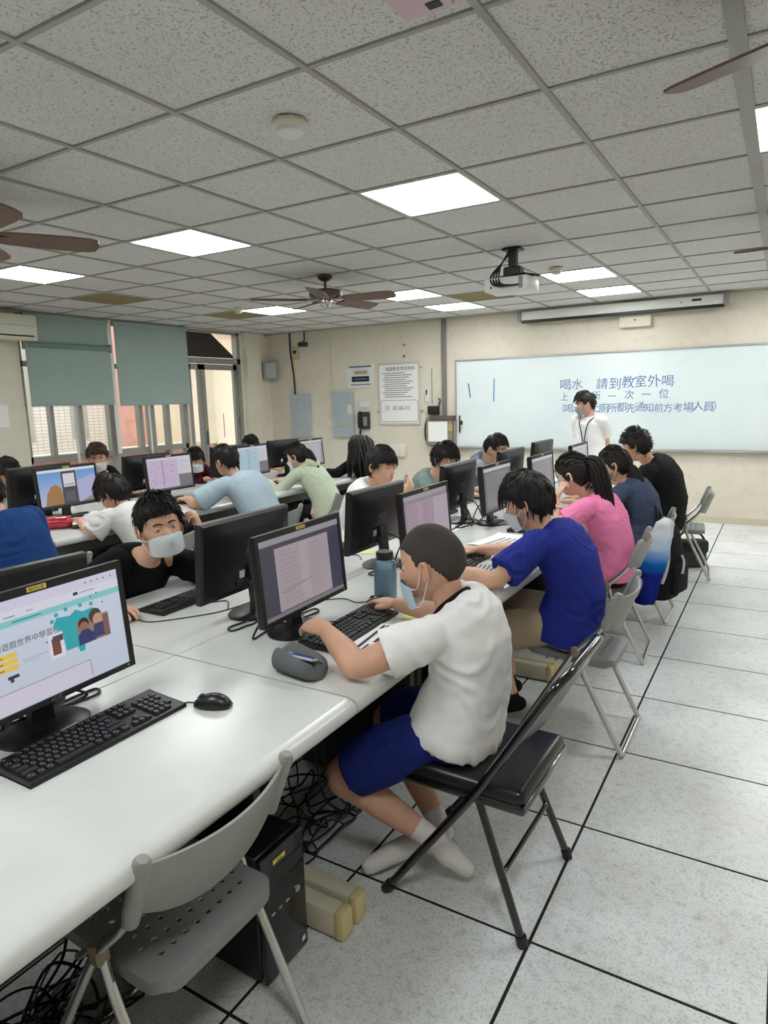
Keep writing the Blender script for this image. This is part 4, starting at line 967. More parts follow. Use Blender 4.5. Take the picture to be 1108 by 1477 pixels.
def keyboard(x, y, ang, lab, single=False):
    # local: x along the long side, +y away from the typist
    t = thing('keyboard', lab, 'keyboard', (x, y, TZ), ang, 'black keyboards')
    m = MB(); pr = [(-.074, 0), (-.075, .006), (-.073, .011), (.06, .02), (.073, .022), (.075, .016), (.074, 0)]
    m.loft([[(-.222, a, b_) for a, b_ in pr], [(-.224, a, b_ * .95) for a, b_ in pr], [(.224, a, b_ * .95) for a, b_ in pr], [(.222, a, b_) for a, b_ in pr]]); obj('case', m, M_KB, t, angle=35)
    sl = .009 / .133; js = MB()
    for kx, ky, w in KEYS:
        z = .0105 + (ky + .073) * sl
        if single:
            if w not in KC: KC[w] = keycap(w).mesh('key', [M_KEY, M_LEG_], smooth=False)
            link('key', KC[w], t, (kx, ky, z), (sl, 0, 0))
        else: js.merge(keycap(w), Matrix.Translation((kx, ky, z)) @ Matrix.Rotation(sl, 4, 'X'))
    if not single:
        if 'all' not in KC: KC['all'] = js.mesh('keys', [M_KEY, M_LEG_], smooth=False)
        tag(link('keys', KC['all'], t), kind='stuff')
    obj('cord', MB().tube(crom([(.02, .075, .01), (.03, .11, .004), (-.03, .17, .004), (.05, .25, .004)], 6), .0025, 6), M_BLACK, t)
    return t
keyboard(-1.44, .966, PI / 2, 'nearest black keyboard with separate white lettered keys', True)
keyboard(-1.30, 1.915, PI / 2 + .03, 'black keyboard under the hands of the boy in white')
keyboard(-2.13, 1.93, -PI / 2 + .03, 'black keyboard beside the masked boy in black')
keyboard(-2.08, 2.86, -PI / 2, 'black keyboard under the monitor back behind the bottle')
keyboard(-2.05, 4.10, -PI / 2, 'black keyboard on the desk of the boy in grey green')
keyboard(-2.08, 5.15, -PI / 2, 'black keyboard in front of the boy with glasses')
keyboard(-1.33, 2.93, PI / 2, 'black keyboard before the boy in royal blue')
keyboard(-1.33, 4.0, PI / 2, 'black keyboard before the girl in pink')
keyboard(-4.30, 4.05, PI / 2, 'black keyboard in front of the person in light blue')
keyboard(-4.32, 5.10, PI / 2, 'black keyboard in front of the girl in the hoodie')
keyboard(-5.05, 2.98, -PI / 2, 'black keyboard under the far left monitor back')
keyboard(-5.05, 3.98, -PI / 2, 'black keyboard before the masked boy by the window')
# mice
def mouse(x, y, ang, lab, cord):
    t = thing('mouse', lab, 'mouse', (x, y, TZ), ang, 'black computer mice'); m = MB(); rings = []
    for k in range(11):
        u = k / 10; xx = -.052 + .104 * u; w = .031 * math.sin(PI * (.06 + .88 * u)) ** .5 * (1 - .08 * u); h = .036 * math.sin(PI * (.07 + .86 * u ** .85)) ** .7
        rings.append([(xx, w * math.cos(a) * (1 if math.sin(a) > 0 else .95), max(0.001, h * max(0, math.sin(a)) ** .8 + .003)) for a in [2 * PI * q / 16 for q in range(16)]])
    b = obj('body', m.loft(rings), mat('mouse_black', S(22, 22, 24), .32, spec=.6), t, angle=70)
    obj('wheel', MB().cyl((.03, -.004, .027), (.03, .004, .027), .009, 12), M_DARK, t)
    obj('button_seam', MB().tube([(.045, 0, .0235), (.025, 0, .0335), (.0, 0, .0385)], .0012, 4), M_BLACK, b)
    obj('cord', MB().tube(crom(cord, 6), .0022, 6), M_BLACK, t); return t
mouse(-1.30, 1.225, PI * 1.12, 'black mouse lying by itself on the nearest desk', [(.05, 0, .008), (.08, -.008, .004), (.12, .01, .003), (.2, .0, .003)])
mouse(-1.36, 2.205, PI, 'black mouse under the right hand of the boy in white', [(.05, 0, .008), (.1, .02, .003), (.18, .0, .003), (.28, .1, .003)])
mouse(-2.16, 1.62, .1, 'black mouse held by the masked boy in black', [(.05, 0, .008), (.12, .0, .003), (.2, .07, .003), (.3, .2, .003), (.34, .36, .003)])
mouse(-4.22, 4.34, PI, 'small mouse by the elbow of the person in light blue', [(.05, 0, .008), (.1, .02, .003), (.2, 0, .003)])
# PC towers under the desks
def tower(x, y, lab, first=[True]):
    global PCT
    if first[0]:
        t = thing('pc_tower', lab, 'computer', (x, y, 0), 0, 'black computer towers')
        obj('case', MB().rbox(-.42, 0, -.09, .09, .01, .38, r=.006, seg=1), M_BEZ, t)
        fp = obj('front_panel', MB().rbox(0, .02, -.09, .09, .008, .382, r=.006, seg=2), M_BEZG, t)
        obj('drive_bay', MB().rbox(.018, .023, -.078, .078, .29, .33, r=.002, seg=1), M_BEZ, fp); obj('drive_bay', MB().rbox(.018, .023, -.078, .078, .24, .28, r=.002, seg=1), M_BEZ, fp)
        obj('power_button', MB().cyl((.018, .05, .21), (.024, .05, .21), .01, 12), M_METAL, fp)
        for k in range(3): obj('port', MB().rbox(.018, .022, -.06 + k * .03, -.045 + k * .03, .2, .206, r=.001, seg=1), M_METAL, fp)
        obj('name_sticker', MB().box(.0225, .0232, -.045, .005, .345, .358), M_YEL, fp, smooth=False); obj('maker_badge', MB().box(.0205, .0212, .06, .075, .03, .045), M_STW, fp, smooth=False)
        obj('sticker_text', text_mb('機號', .011).xf(Matrix.Translation((.0235, -.032, .347)) @ Matrix.Rotation(PI / 2, 4, 'Z') @ Matrix.Rotation(PI / 2, 4, 'X')), M_INK, fp, smooth=False)
        PCT = tree_of(t); first[0] = False
    else: place(PCT, False, (x, y, 0), 0 if x > R1X else PI, lab)
tower(-1.118, 1.245, 'black computer tower on the floor under the nearest desk')
tower(-1.30, 2.2, 'black computer tower behind the knees of the boy in white')
tower(-1.2, 2.62, 'black computer tower under the second desk gap')
tower(-1.2, 4.35, 'black computer tower under the desk of the girl in pink')
tower(-1.2, 5.2, 'black computer tower under the desk of the girl in navy')
# tangled cables under the desks (nobody could count them)
random.seed(11)
def tangle(x0, x1, y0, y1, n, lab):
    m = MB()
    for k in range(n):
        cx, cy = random.uniform(x0, x1), random.uniform(y0, y1); r = random.uniform(.05, .13); a0 = random.uniform(0, 6); P = []
        for q in range(8): a = a0 + q * .95; P.append((min(max(cx + r * math.cos(a) * 1.2, x0), x1), min(max(cy + r * math.sin(a) * 1.6, y0), y1), .008 + .05 * random.random() * (q % 3)))
        if k % 3 == 0: P = [(cx - .12, cy, .66), (cx - .1, cy + .03, .4), (cx - .03, cy, .15)] + P
        m.tube(crom(P, 6), random.choice((.0035, .0045, .003)), 5)
    tag(obj('cable_tangle', m, M_BLACK), lab, 'cables', kind='stuff')
tangle(-1.62, -1.3, 1.52, 2.05, 13, 'black cables tangled under the desk of the boy in white')
tangle(-1.62, -1.38, .5, .98, 14, 'black cables tangled on the floor under the nearest desk')
# ------------------------------------------------------------------ people
def skin_mat(name, c):
    m = mat(name, c, .5, spec=.35); nt, b, N, L = nodes_of(m)
    a = N('ShaderNodeAttribute'); a.attribute_name = 'tint'; pos = world_pos(nt)
    base = ramp(nt, noise_n(nt, pos, 16, 4), [(.3, tuple(q * .93 for q in c)), (.7, tuple(min(1, q * 1.04) for q in c))])
    col = mixc(nt, a.outputs['Fac'], base, (c[0] * .72, c[1] * .42, c[2] * .42)); L(col, b.inputs['Base Color'])
    b.inputs['Subsurface Weight'].default_value = .0
    return m
SK1 = skin_mat('skin_light', S(222, 176, 148)); SK2 = skin_mat('skin_tan', S(214, 166, 140)); SK3 = skin_mat('skin_pale', S(230, 190, 166))
def hair_mat(name, c):
    m = mat(name, c, .5, spec=.3); nt, b, N, L = nodes_of(m); tc = N('ShaderNodeTexCoord')
    mp = N('ShaderNodeMapping'); mp.inputs['Scale'].default_value = (160, 160, 25); L(tc.outputs['Object'], mp.inputs['Vector'])
    n = noise_n(nt, mp.outputs[0], 1, 2); bp = N('ShaderNodeBump'); bp.inputs['Strength'].default_value = .5; bp.inputs['Distance'].default_value = .002; L(n, bp.inputs['Height']); L(bp.outputs['Normal'], b.inputs['Normal'])
    L(ramp(nt, n, [(.3, tuple(q * .6 for q in c)), (.75, tuple(q * 1.5 for q in c))]), b.inputs['Base Color']); return m
HAIR = hair_mat('hair_black', S(30, 26, 25)); HAIRB = hair_mat('hair_brown', S(62, 44, 36)); BUZZ = mat('hair_buzz', S(66, 58, 52), .8, var=.35, vscale=260, detail=1)
EYEW = mat('eye_white', S(226, 220, 214), .3); EYED = mat('eye_iris', S(30, 22, 18), .15)
def cloth_mat(name, c, rough=.85, weave=.1): return mat(name, c, rough, spec=.15, bump=weave, bscale=420, var=.05, vscale=10)
MASKB = cloth_mat('mask_blue', S(190, 214, 228)); MASKW = cloth_mat('mask_white', S(222, 228, 234)); MASKG = cloth_mat('mask_grey', S(150, 150, 150)); MASKK = cloth_mat('mask_black', S(34, 34, 38))
LOOP = mat('mask_loop', S(238, 238, 236), .7)
def sst(a, b, x): t = np.clip((x - a) / (b - a), 0, 1); return t * t * (3 - 2 * t)
def head_grid(nu=72, nv=56):
    """skull, jaw, brow, nose, lips and chin as one surface; x forward, y left, z up"""
    th = -PI / 2 + PI * (np.arange(nv + 1) / nv); ph = 2 * PI * np.arange(nu) / nu
    # crowd the columns toward the face
    ph = ph - .35 * np.sin(ph)
    T_, P_ = np.meshgrid(th, ph, indexing='ij')
    dx, dy, dz = np.cos(T_) * np.cos(P_), np.cos(T_) * np.sin(P_), np.sin(T_)
    x, y, z = dx * .098, dy * .0775, dz * .116
    low = sst(.0, -.105, z)
    y = y * (1 - .34 * low ** 1.3) * (1 + .03 * np.exp(-((z + .02) / .03) ** 2))
    x = np.where(x < 0, x * (1 - .5 * sst(-.01, -.11, z)) - .004 * np.exp(-((z - .03) / .05) ** 2), x * (1 + .42 * sst(-.03, -.10, z)))
    x = np.where(x < 0, x, x * (1 - .05 * np.exp(-((z - .005) / .03) ** 2)))
    f = sst(.02, .05, x)
    g = lambda y0, z0, sy, sz: np.exp(-((np.abs(y) - y0) / sy) ** 2 - ((z - z0) / sz) ** 2)
    dxx = -.010 * g(.031, .004, .015, .011) + .0035 * g(.026, .026, .024, .008) + .0035 * g(.045, -.028, .018, .02) - .003 * g(.0, .01, .012, .012)
    nw = .0078 + .005 * sst(.01, -.035, z)
    dxx += .0235 * sst(.016, -.031, z) * (1 - sst(-.032, -.044, z)) * np.exp(-(y / nw) ** 2) + .007 * g(.0135, -.035, .006, .007)
    dxx += .0055 * np.exp(-(y / .019) ** 2) * (np.exp(-((z + .0555) / .0045) ** 2) + 1.1 * np.exp(-((z + .0665) / .005) ** 2)) - .002 * np.exp(-(y / .02) ** 2 - ((z + .061) / .002) ** 2)
    dxx += .005 * np.exp(-(y / .017) ** 2 - ((z + .092) / .012) ** 2) - .003 * np.exp(-(y / .02) ** 2 - ((z + .078) / .006) ** 2)
    x = x + dxx * f
    tint = f * np.exp(-(y / .021) ** 4) * np.exp(-((z + .061) / .0095) ** 4)
    V_ = np.stack([x, y, z], -1)
    V_[0] = V_[0].mean(0); V_[-1] = V_[-1].mean(0)
    return V_, tint * .75
def grid_faces(nv, nu): return [(i * nu + k, i * nu + (k + 1) % nu, (i + 1) * nu + (k + 1) % nu, (i + 1) * nu + k) for i in range(nv) for k in range(nu)]
def limb(mb, pts, rad, n=14, sub=5, flat=None):
    """tapered, rounded limb through joints"""
    P = crom(pts, sub); R = []
    for i in range(len(pts) - 1):
        for k in range(sub): t = k / sub; t = t * t * (3 - 2 * t); R.append(rad[i] * (1 - t) + rad[i + 1] * t)
    R.append(rad[-1]); a = (P[0] - P[1]).normalized(); b = (P[-1] - P[-2]).normalized()
    P = [P[0] + a * R[0] * .95, P[0] + a * R[0] * .7] + P + [P[-1] + b * R[-1] * .7, P[-1] + b * R[-1] * .95]; R = [R[0] * .3, R[0] * .72] + R + [R[-1] * .72, R[-1] * .3]
    mb.tube(P, R, n)
def tube_flat(mb, pts, rad, n=14, sub=4):
    P = crom(pts, sub); R = []
    for i in range(len(pts) - 1):
        for k in range(sub): t = k / sub; R.append(rad[i] * (1 - t) + rad[i + 1] * t)
    R.append(rad[-1]); mb.tube(P, R, n)
def hand_mb(side, curl=(.35, .35, .3), spread=.12, thumb=.5, k=1.0):
    """palm with five fingers: x to the fingertips, z out of the back of the hand, thumb toward +y*side"""
    m = MB()
    def sec(x, w, t, yo=0, zo=0): return [(x, yo + w * math.cos(a) * (1 if abs(math.cos(a)) < .7 else 1), zo + t * math.sin(a)) for a in [2 * PI * q / 14 for q in range(14)]]
    m.loft([sec(-.03, .024, .020), sec(-.005, .027, .0195), sec(.025, .036, .0185, .003 * side), sec(.06, .041, .0165, .001 * side), sec(.088, .040, .0125), sec(.1, .034, .009)])
    for q, (yo, ln, r) in enumerate(((.030, .068, .0083), (.0105, .076, .0086), (-.0095, .071, .0083), (-.0285, .056, .0074))):
        p = Vector((.086 - .004 * abs(q - 1.2), yo * side, .002)); a = -.08; yaw = (yo * side) * spread / .03; P = [p.copy() - Vector((.02, 0, 0)), p.copy()]; R = [r * 1.02, r]
        for s, fr in enumerate((.45, .32, .23)):
            a += curl[s] * (1 + .12 * q); d = Vector((math.cos(a) * math.cos(yaw), math.cos(a) * math.sin(yaw), -math.sin(a))); p = p + d * ln * fr; P.append(p.copy()); R.append(r * (.97, .9, .78)[s])
        limb(m, P, R, 10, 3)
    P = [Vector((.012, .02 * side, -.006)), Vector((.036, .042 * side, -.012)), Vector((.062, (.05 - .012 * thumb) * side, -.018)), Vector((.086, (.05 - .03 * thumb) * side, -.022))]
    limb(m, P, [.0145, .0118, .0105, .0082], 10, 4)
    m.v = [(x * k, y * k, z * k) for x, y, z in m.v]
    return m
def frame(x, z): x = Vector(x).normalized(); z = Vector(z); z = (z - x * z.dot(x)).normalized(); y = z.cross(x); return Matrix((x, y, z)).transposed()
def ik(a, b, l1, l2, pole):
    a, b = Vector(a), Vector(b); d = b - a; L = d.length; Lm = min(L, (l1 + l2) * .995); u = d.normalized()
    c = (l1 * l1 + Lm * Lm - l2 * l2) / (2 * Lm); h = math.sqrt(max(0, l1 * l1 - c * c)); p = Vector(pole); p = p - u * p.dot(u); p.normalize()
    return a + u * c * (L / Lm) + p * h
def wrinkle(co, nr, amp, f=(5, 5, 11), seed=0, ax=None):
    """soft folds: patches of parallel creases whose lines bend with a slow warp"""
    out = co.copy()
    for i in range(len(co)):
        x, y, z = co[i]; w = noise.noise((x * 3 + seed, y * 3, z * 3)); w2 = noise.noise((x * 5.1, y * 5.1 + seed, z * 5.1 + 7))
        ph = 6.283 * (z * f[2] + x * f[0] * .6 + y * f[1] * .35 * w2 + 1.1 * w); m = max(0, .35 + 1.5 * w2) ; s = math.sin(ph); c2 = noise.noise((x * 22 + w, y * 22, z * 30 + seed))
        out[i] = co[i] + nr[i] * amp * ((.75 * (s * .5 + .5) ** 1.6 - .3) * m + .28 * c2)
    return out
def from_np(name, co, fs, mats, tint=None, angle=None):
    me = bpy.data.meshes.new(name); me.from_pydata(co.tolist() if hasattr(co, 'tolist') else co, [], fs)
    for m in (mats if isinstance(mats, (list, tuple)) else [mats]): me.materials.append(m)
    me.polygons.foreach_set('use_smooth', [True] * len(me.polygons))
    if tint is not None:
        a = me.attributes.new('tint', 'FLOAT', 'POINT'); a.data.foreach_set('value', list(tint))
    if angle: me.set_sharp_from_angle(angle=math.radians(angle))
    me.update(); return me
def strand(mb, p, d, g, L, w, n=4, up=None):
    """one tapered lock of hair"""
    p = Vector(p); d = Vector(d).normalized(); P = [p - d * .004]; R = [w]
    for k in range(1, n + 1): d = (d + g * (1 / n)).normalized(); p = p + d * L / n; P.append(p.copy()); R.append(w * (1 - (k / n) ** 1.5) + .0003)
    mb.tube(P, R, 4, cap=True)

def person(label, cfg, near=1.0, group=None):
    g = cfg.get
    k = g('k', 1.0); fwd = Vector(g('fwd')).normalized(); left = Vector((0, 0, 1)).cross(fwd).normalized(); up = Vector((0, 0, 1))
    pel = Vector(g('pelvis')); nek = Vector(g('neck')); hd = Vector(g('head')); skin = g('skin', SK1)
    base = Vector((pel.x, pel.y, 0)); t = thing('person', label, 'person', base, 0, group)
    off = -base
    sl = g('slouch', .05)
    mid = pel.lerp(nek, .45) - fwd * sl; hi = pel.lerp(nek, .8) - fwd * sl * .75
    spine = crom([pel - (mid - pel) * .15, pel, mid, hi, nek], 8)
    def at(s):
        s = s * .8 + .2; q = s * (len(spine) - 1); i = int(max(0, min(len(spine) - 2, math.floor(q)))); f_ = q - i; p = spine[i].lerp(spine[i + 1], f_) if f_ <= 1 else spine[i + 1] + (spine[i + 1] - spine[i]) * (f_ - 1)
        tg = (spine[i + 1] - spine[i]).normalized(); fw = (fwd - tg * fwd.dot(tg)).normalized(); return p, tg, fw
    tw = g('twist', 0.0); roll_ = g('roll', 0.0)
    def torso(mb, secs, grow=0):
        rings = []
        for s, w, df, db in secs:
            p, tg, fw = at(s) if s >= 0 else (at(0)[0] + (at(0)[0] - at(.1)[0]).normalized() * (-s * .45), at(0)[1], at(0)[2])
            lt = tg.cross(fw); a_ = tw * max(0, s); fw2 = fw * math.cos(a_) + lt * math.sin(a_); lt2 = tg.cross(fw2) + tg * roll_ * max(0, s); rr = []
            for q in range(28):
                a = 2 * PI * q / 28; c, si = math.cos(a), math.sin(a); e = 2.5; r = (abs(c) ** e + abs(si) ** e) ** (-1 / e)
                rr.append(p + fw2 * c * r * ((df if c > 0 else db) + grow) * k + lt2 * si * r * (w + grow) * k)
            rings.append(rr)
        mb.loft(rings)
    W = g('width', 1.0)
    SEC = [(-.10, .155 * W, .12, .125), (.06, .16 * W, .125, .125), (.3, .148 * W, .122, .115), (.55, .155 * W, .12, .11), (.74, .163 * W, .112, .11), (.86, .15 * W, .088, .10), (.94, .098, .07, .078), (1.0, .06, .055, .06)]
    p_sh, tg_sh, fw_sh = at(.84); a_ = tw; lt_sh = tg_sh.cross(fw_sh); fw2 = fw_sh * math.cos(a_) + lt_sh * math.sin(a_); lt_sh = tg_sh.cross(fw2) + tg_sh * roll_; sw_ = g('shoulder', .165) * k
    SH = {'l': p_sh + lt_sh * sw_ + fwd * g('lsf', .02) + up * g('lsu', 0), 'r': p_sh - lt_sh * sw_ + fwd * g('rsf', .02) + up * g('rsu', 0)}
    lu, lf = g('lu', .265) * k, g('lf', .235) * k
    body = MB(); torso(body, [(s, w * .86, a * .84, b * .84) for s, w, a, b in SEC])
    hp = {}; res = near
    ARM = {}
    for s, sg in (('l', 1), ('r', -1)):
        wr = g(s + 'w'); 
        if wr is None: continue
        wr = Vector(wr); pole = g(s + 'p', tuple(-up + left * sg * .6)); el = Vector(g(s + 'e')) if g(s + 'e') else ik(SH[s], wr, lu, lf, pole); ARM[s] = (SH[s], el, wr)
        ak = g('arm', 1.0) * k
        limb(body, [SH[s] - lt_sh * sg * .02, SH[s].lerp(el, .5), el, el.lerp(wr, .35), wr], [.05 * ak, .043 * ak, .0385 * ak, .0385 * ak, .0265 * ak], 14, 5)
    # neck
    HM = g('look'); lf_ = Vector(HM).normalized(); hup = Vector(g('hup', (0, 0, 1))); HR = frame(lf_, hup); HR = Matrix((HR.col[0], HR.col[1], HR.col[2])).transposed(); hs = g('hs', 1.0)
    nb = at(.93)[0]; limb(body, [nb, nek, hd + HR @ Vector((-.022, 0, -.055)) * hs], [.058 * k, .052 * k, .053 * k], 16, 5)
    # legs
    LEG = {}
    if g('legs', True):
        for s, sg in (('l', 1), ('r', -1)):
            hip = pel + left * sg * .085 * k; kn = Vector(g(s + 'k')) if g(s + 'k') else hip + fwd * .40 * k + left * sg * .05 + up * (-.02); an = Vector(g(s + 'a')) if g(s + 'a') else Vector((kn.x, kn.y, .1)) - fwd * .06
            toe = Vector(g(s + 't')) if g(s + 't') else an + fwd * .15 + Vector((0, 0, .035 - an.z)); LEG[s] = (hip, kn, an, toe)
            limb(body, [hip, hip.lerp(kn, .5), kn, kn.lerp(an, .35), an], [.085 * k, .074 * k, .054 * k, .054 * k, .035 * k], 14, 5)
    co, nr, fs = remesh(body, .0075 * res, 3)
    tint = [0.0] * len(co)
    # head
    nu, nv = (72, 56) if near < 1.3 else (56, 42)
    HV, ht = head_grid(nu, nv); HVf = HV.reshape(-1, 3) * hs
    Rn = np.array([[HR[i][j] for j in range(3)] for i in range(3)]); hw = HVf @ Rn.T + np.array(hd)
    b0 = len(co); co = np.vstack([co, hw]); fs = fs + [tuple(i + b0 for i in q) for q in grid_faces(nv, nu)]; tint += list(ht.reshape(-1))
    HM4 = HR.to_4x4(); HM4.translation = hd; HM4 = HM4 @ Matrix.Scale(hs, 4)
    # ears and eyelids
    ear = MB()
    for sg in (1, -1):
        E = Matrix.Translation((-.004, .0765 * sg, -.012)) @ Matrix.Scale(1.12, 4) @ Matrix.Rotation(-.35 * sg, 4, 'Z') @ Matrix.Rotation(-.2, 4, 'Y')
        ear.merge(MB().ell((0, .004 * sg, 0), .017, .007, .029, 12, 8), E)
        ear.merge(MB().tube([(.012 * math.cos(a) * 1.25 - .001, .011 * sg, .029 * math.sin(a) * (1 if math.sin(a) > 0 else .9)) for a in [-.9 + q * (PI + 1.6) / 11 for q in range(12)]], [.003] + [.0045] * 10 + [.003], 6), E)
        if g('eyes', True):
            Ey = MB(); c = Vector((.0735, .031 * sg, .004))
            for lo, hi_ in ((.12, 1.35), (-1.35, -.26)):
                rows = [[c + Vector((.0142 * math.cos(a) * math.cos(b_), .0165 * math.cos(a) * math.sin(b_), .0142 * math.sin(a))) for b_ in [-1.35 + 2.7 * q / 10 for q in range(11)]] for a in [lo + (hi_ - lo) * r / 5 for r in range(6)]]
                v = [p for r in rows for p in r]; Ey.add(v, [(r * 11 + q, r * 11 + q + 1, (r + 1) * 11 + q + 1, (r + 1) * 11 + q) for r in range(5) for q in range(10)])
            ear.merge(Ey)
    ear.xf(HM4); b0 = len(co); co = np.vstack([co, np.array(ear.v)]); fs = fs + [tuple(i + b0 for i in q) for q in ear.f]; tint += [0.0] * len(ear.v)
    # hands
    for s, sg in (('l', 1), ('r', -1)):
        if s not in ARM: continue
        wr = ARM[s][2]; hdir = Vector(g(s + 'hd', tuple((ARM[s][2] - ARM[s][1]).normalized() + Vector((0, 0, -.1))))).normalized(); hn = Vector(g(s + 'hn', (0, 0, 1)))
        F = frame(hdir, hn); F4 = F.to_4x4(); F4.translation = wr + hdir * .018
        # thumb side: for a left hand palm down, thumb points to the person's right
        hm = hand_mb(-sg, g(s + 'c', (.35, .4, .3)), g('spread', .12), k=g('handk', .95) * k)
        hc, hn_, hf = remesh(hm, .0033 * (1 if near <= 1 else 1.5), 2)
        hcw = np.array([tuple(F4 @ Vector(p)) for p in hc]); b0 = len(co); co = np.vstack([co, hcw]); fs = fs + [tuple(i + b0 for i in q) for q in hf]; tint += [0.0] * len(hc)
    bo = link('body', from_np('body', co - np.array(base), fs, skin, tint), t)
    # eyes, brows
    if g('eyes', True):
        for sg in (1, -1):
            c = Vector((.0735, .031 * sg, .004)); m = MB().ell(c, .0132, .0145, .0132, 16, 12); 
            m.ell(c + Vector((.0105, 0, -.0005)), .0036, .0058, .0058, 12, 8, mi=1); m.xf(Matrix.Translation(off) @ HM4); obj('eye', m, [EYEW, EYED], t, angle=None)
            m = MB(); P = [Vector((.0905 - .10 * abs(y - .0) ** 2 * 55 * .1, y * sg, z)) for y, z in ((.012, .0235), (.022, .0275), (.034, .0285), (.046, .0235))]
            P = [Vector((.094 - 9.5 * (abs(p.y) - .01) ** 2, p.y, p.z)) for p in P]; m.tube(crom(P, 3), [.002] + [.0034] * 8 + [.0015], 6); m.xf(Matrix.Translation(off) @ HM4); obj('eyebrow', m, HAIR, t)
    # shirt
    sc_, slv = g('shirt'), g('sleeve', .6)
    sh = MB(); hm_l = g('hem', .0); torso(sh, [(-.13 - hm_l, .174 * W, .138, .142), (.0, .176 * W, .14, .142), (.12, .168 * W, .136, .134)] + [(s, w, a, b) for s, w, a, b in SEC[2:-1]] + [(1.0, .066, .06, .064)] if not g('neckcut') else [(-.13, .174 * W, .138, .142), (.0, .176 * W, .14, .142), (.12, .168 * W, .136, .134)] + [(s, w, a, b) for s, w, a, b in SEC[2:5]] + [(.85, .15 * W, .088, .10), (.93, .098, .066, .078), (.965, .078, .05, .068)], .006)
    for s, sg in (('l', 1), ('r', -1)):
        if s in ARM: S0, el, wr = ARM[s]
        else: S0 = SH[s]; el = S0 - up * .25 * k; wr = el - up * .2
        if slv <= 1:
            e = S0.lerp(el, slv); r0 = g('sleeve_r', .062) * k; tube_flat(sh, [S0 - lt_sh * sg * .045 * k, S0, S0.lerp(el, slv * .5), e], [.064 * k, .064 * k, r0, r0 * 1.08], 16)
        else:
            f2 = S0.lerp(el, .98); w2 = el.lerp(wr, slv - 1); tube_flat(sh, [S0 - lt_sh * sg * .045 * k, S0, S0.lerp(el, .5), el, el.lerp(w2, .5), w2], [.064 * k, .066 * k, .060 * k, .056 * k, .050 * k, .041 * k], 16)
    co, nr, fs = remesh(sh, .0085 * res, 4)
    co = wrinkle(co, nr, g('wr', .009), seed=len(label) * 1.7)
    so = link('shirt' if slv <= 1 else g('topname', 'shirt'), from_np('shirt', co - np.array(base), fs, sc_), t)
    # collar band
    if g('collar'):
        p, tg, fw = at(.985); lt = tg.cross(fw); ring = [p + fw * math.cos(a) * .064 * k + lt * math.sin(a) * .07 * k - up * (.018 * math.cos(a)) * (1 if math.cos(a) > 0 else .3) - base for a in [2 * PI * q / 28 for q in range(28)]]
        obj('collar', MB().tube(ring, g('collar_r', .008), 8, closed=True), g('collar'), so)
    if g('hood'):
        p, tg, fw = at(.95); lt = tg.cross(fw); hb = MB(); ring = [p - fw * .03 + fw * math.cos(a) * .085 + lt * math.sin(a) * .10 + up * (.01 - .035 * (math.cos(a) < 0)) for a in [2 * PI * q / 24 for q in range(24)]]
        hb.tube(ring, .026, 10, closed=True); hb.ell(p - fw * .105 - tg * .03, .045, .085, .07, 16, 12, M=Matrix((-fw, lt, tg)).transposed()); hc, hn_, hf = remesh(hb, .009, 3); link('hood', from_np('hood', wrinkle(hc, hn_, .003) - np.array(base), hf, sc_), so)
    # trousers or shorts
    if LEG:
        pm = MB(); bl = g('bottom_len', 2.0); bt = g('bottom'); br = g('bottom_r', 1.0)
        torso(pm, [(-.18, .145 * W, .10, .115), (-.04, .158 * W, .114, .124), (.1, .150 * W, .114, .114), (.22, .142 * W, .108, .106), (.26, .12 * W, .09, .09)])
        for s in 'lr':
            hip, kn, an, toe = LEG[s]
            if bl <= 1: tube_flat(pm, [hip, hip.lerp(kn, bl * .35), hip.lerp(kn, bl * .65), hip.lerp(kn, bl)], [.066 * k, .088 * k * br, .094 * k * br, .092 * k * br], 18)
            else: tube_flat(pm, [hip, hip.lerp(kn, .5), kn, kn.lerp(an, (bl - 1) * .5), kn.lerp(an, bl - 1)], [.07 * k, .085 * k, .070 * k, .066 * k, .056 * k], 16)
        co, nr, fs = remesh(pm, .0095 * res, 4); co = wrinkle(co, nr, .0035, (9, 9, 9), 3.3)
        link(g('bottom_name', 'trousers'), from_np('trousers', co - np.array(base), fs, bt), t)
        # shoes or socks
        for s in 'lr':
            hip, kn, an, toe = LEG[s]; fm = MB(); d = (toe - an); heel = an - d.normalized() * .035 + Vector((0, 0, -.02)) if not g('foot_free') else an + (an - kn).normalized() * .02
            if heel.z < .042: heel.z = .042
            if toe.z < .034: toe.z = .034
            limb(fm, [heel, an.lerp(toe, .45) + Vector((0, 0, -.002)), toe], [.036 * k, .039 * k, .030 * k], 14, 4); shin = (kn - an).normalized(); limb(fm, [an + shin * g('sock', .05), an, heel.lerp(an, .4)], [.040 * k, .038 * k, .036 * k], 12, 4)
            co, nr, fs = remesh(fm, .007 * min(res, 1.3), 2); co[:, 2] = np.maximum(co[:, 2], .003); link(g('foot_name', 'shoe'), from_np('foot', co - np.array(base), fs, g('foot_mat', M_SHOE)), t)
    # hair
    st = g('hair', 'short'); hm_ = g('hair_mat', BUZZ if st == 'buzz' else HAIR)
    az = np.degrees(np.abs(np.arctan2(HV[..., 1], HV[..., 0]))); z = HV[..., 2]
    LN = {'buzz': [.058, .056, .04, -.004, .020, -.012, -.055, -.064], 'short': [.058, .055, .035, -.008, .018, -.015, -.055, -.066], 'mop': [.034, .034, .028, -.016, -.012, -.045, -.07, -.078], 'sleek': [.052, .046, .02, -.03, -.03, -.06, -.09, -.1], 'long': [.05, .04, .01, -.06, -.08, -.1, -.11, -.115]}[{'pony': 'sleek'}.get(st, st)]
    zl = np.interp(az, [0, 35, 60, 76, 96, 112, 140, 180], LN); mask = sst(-.006, .008, z - zl)
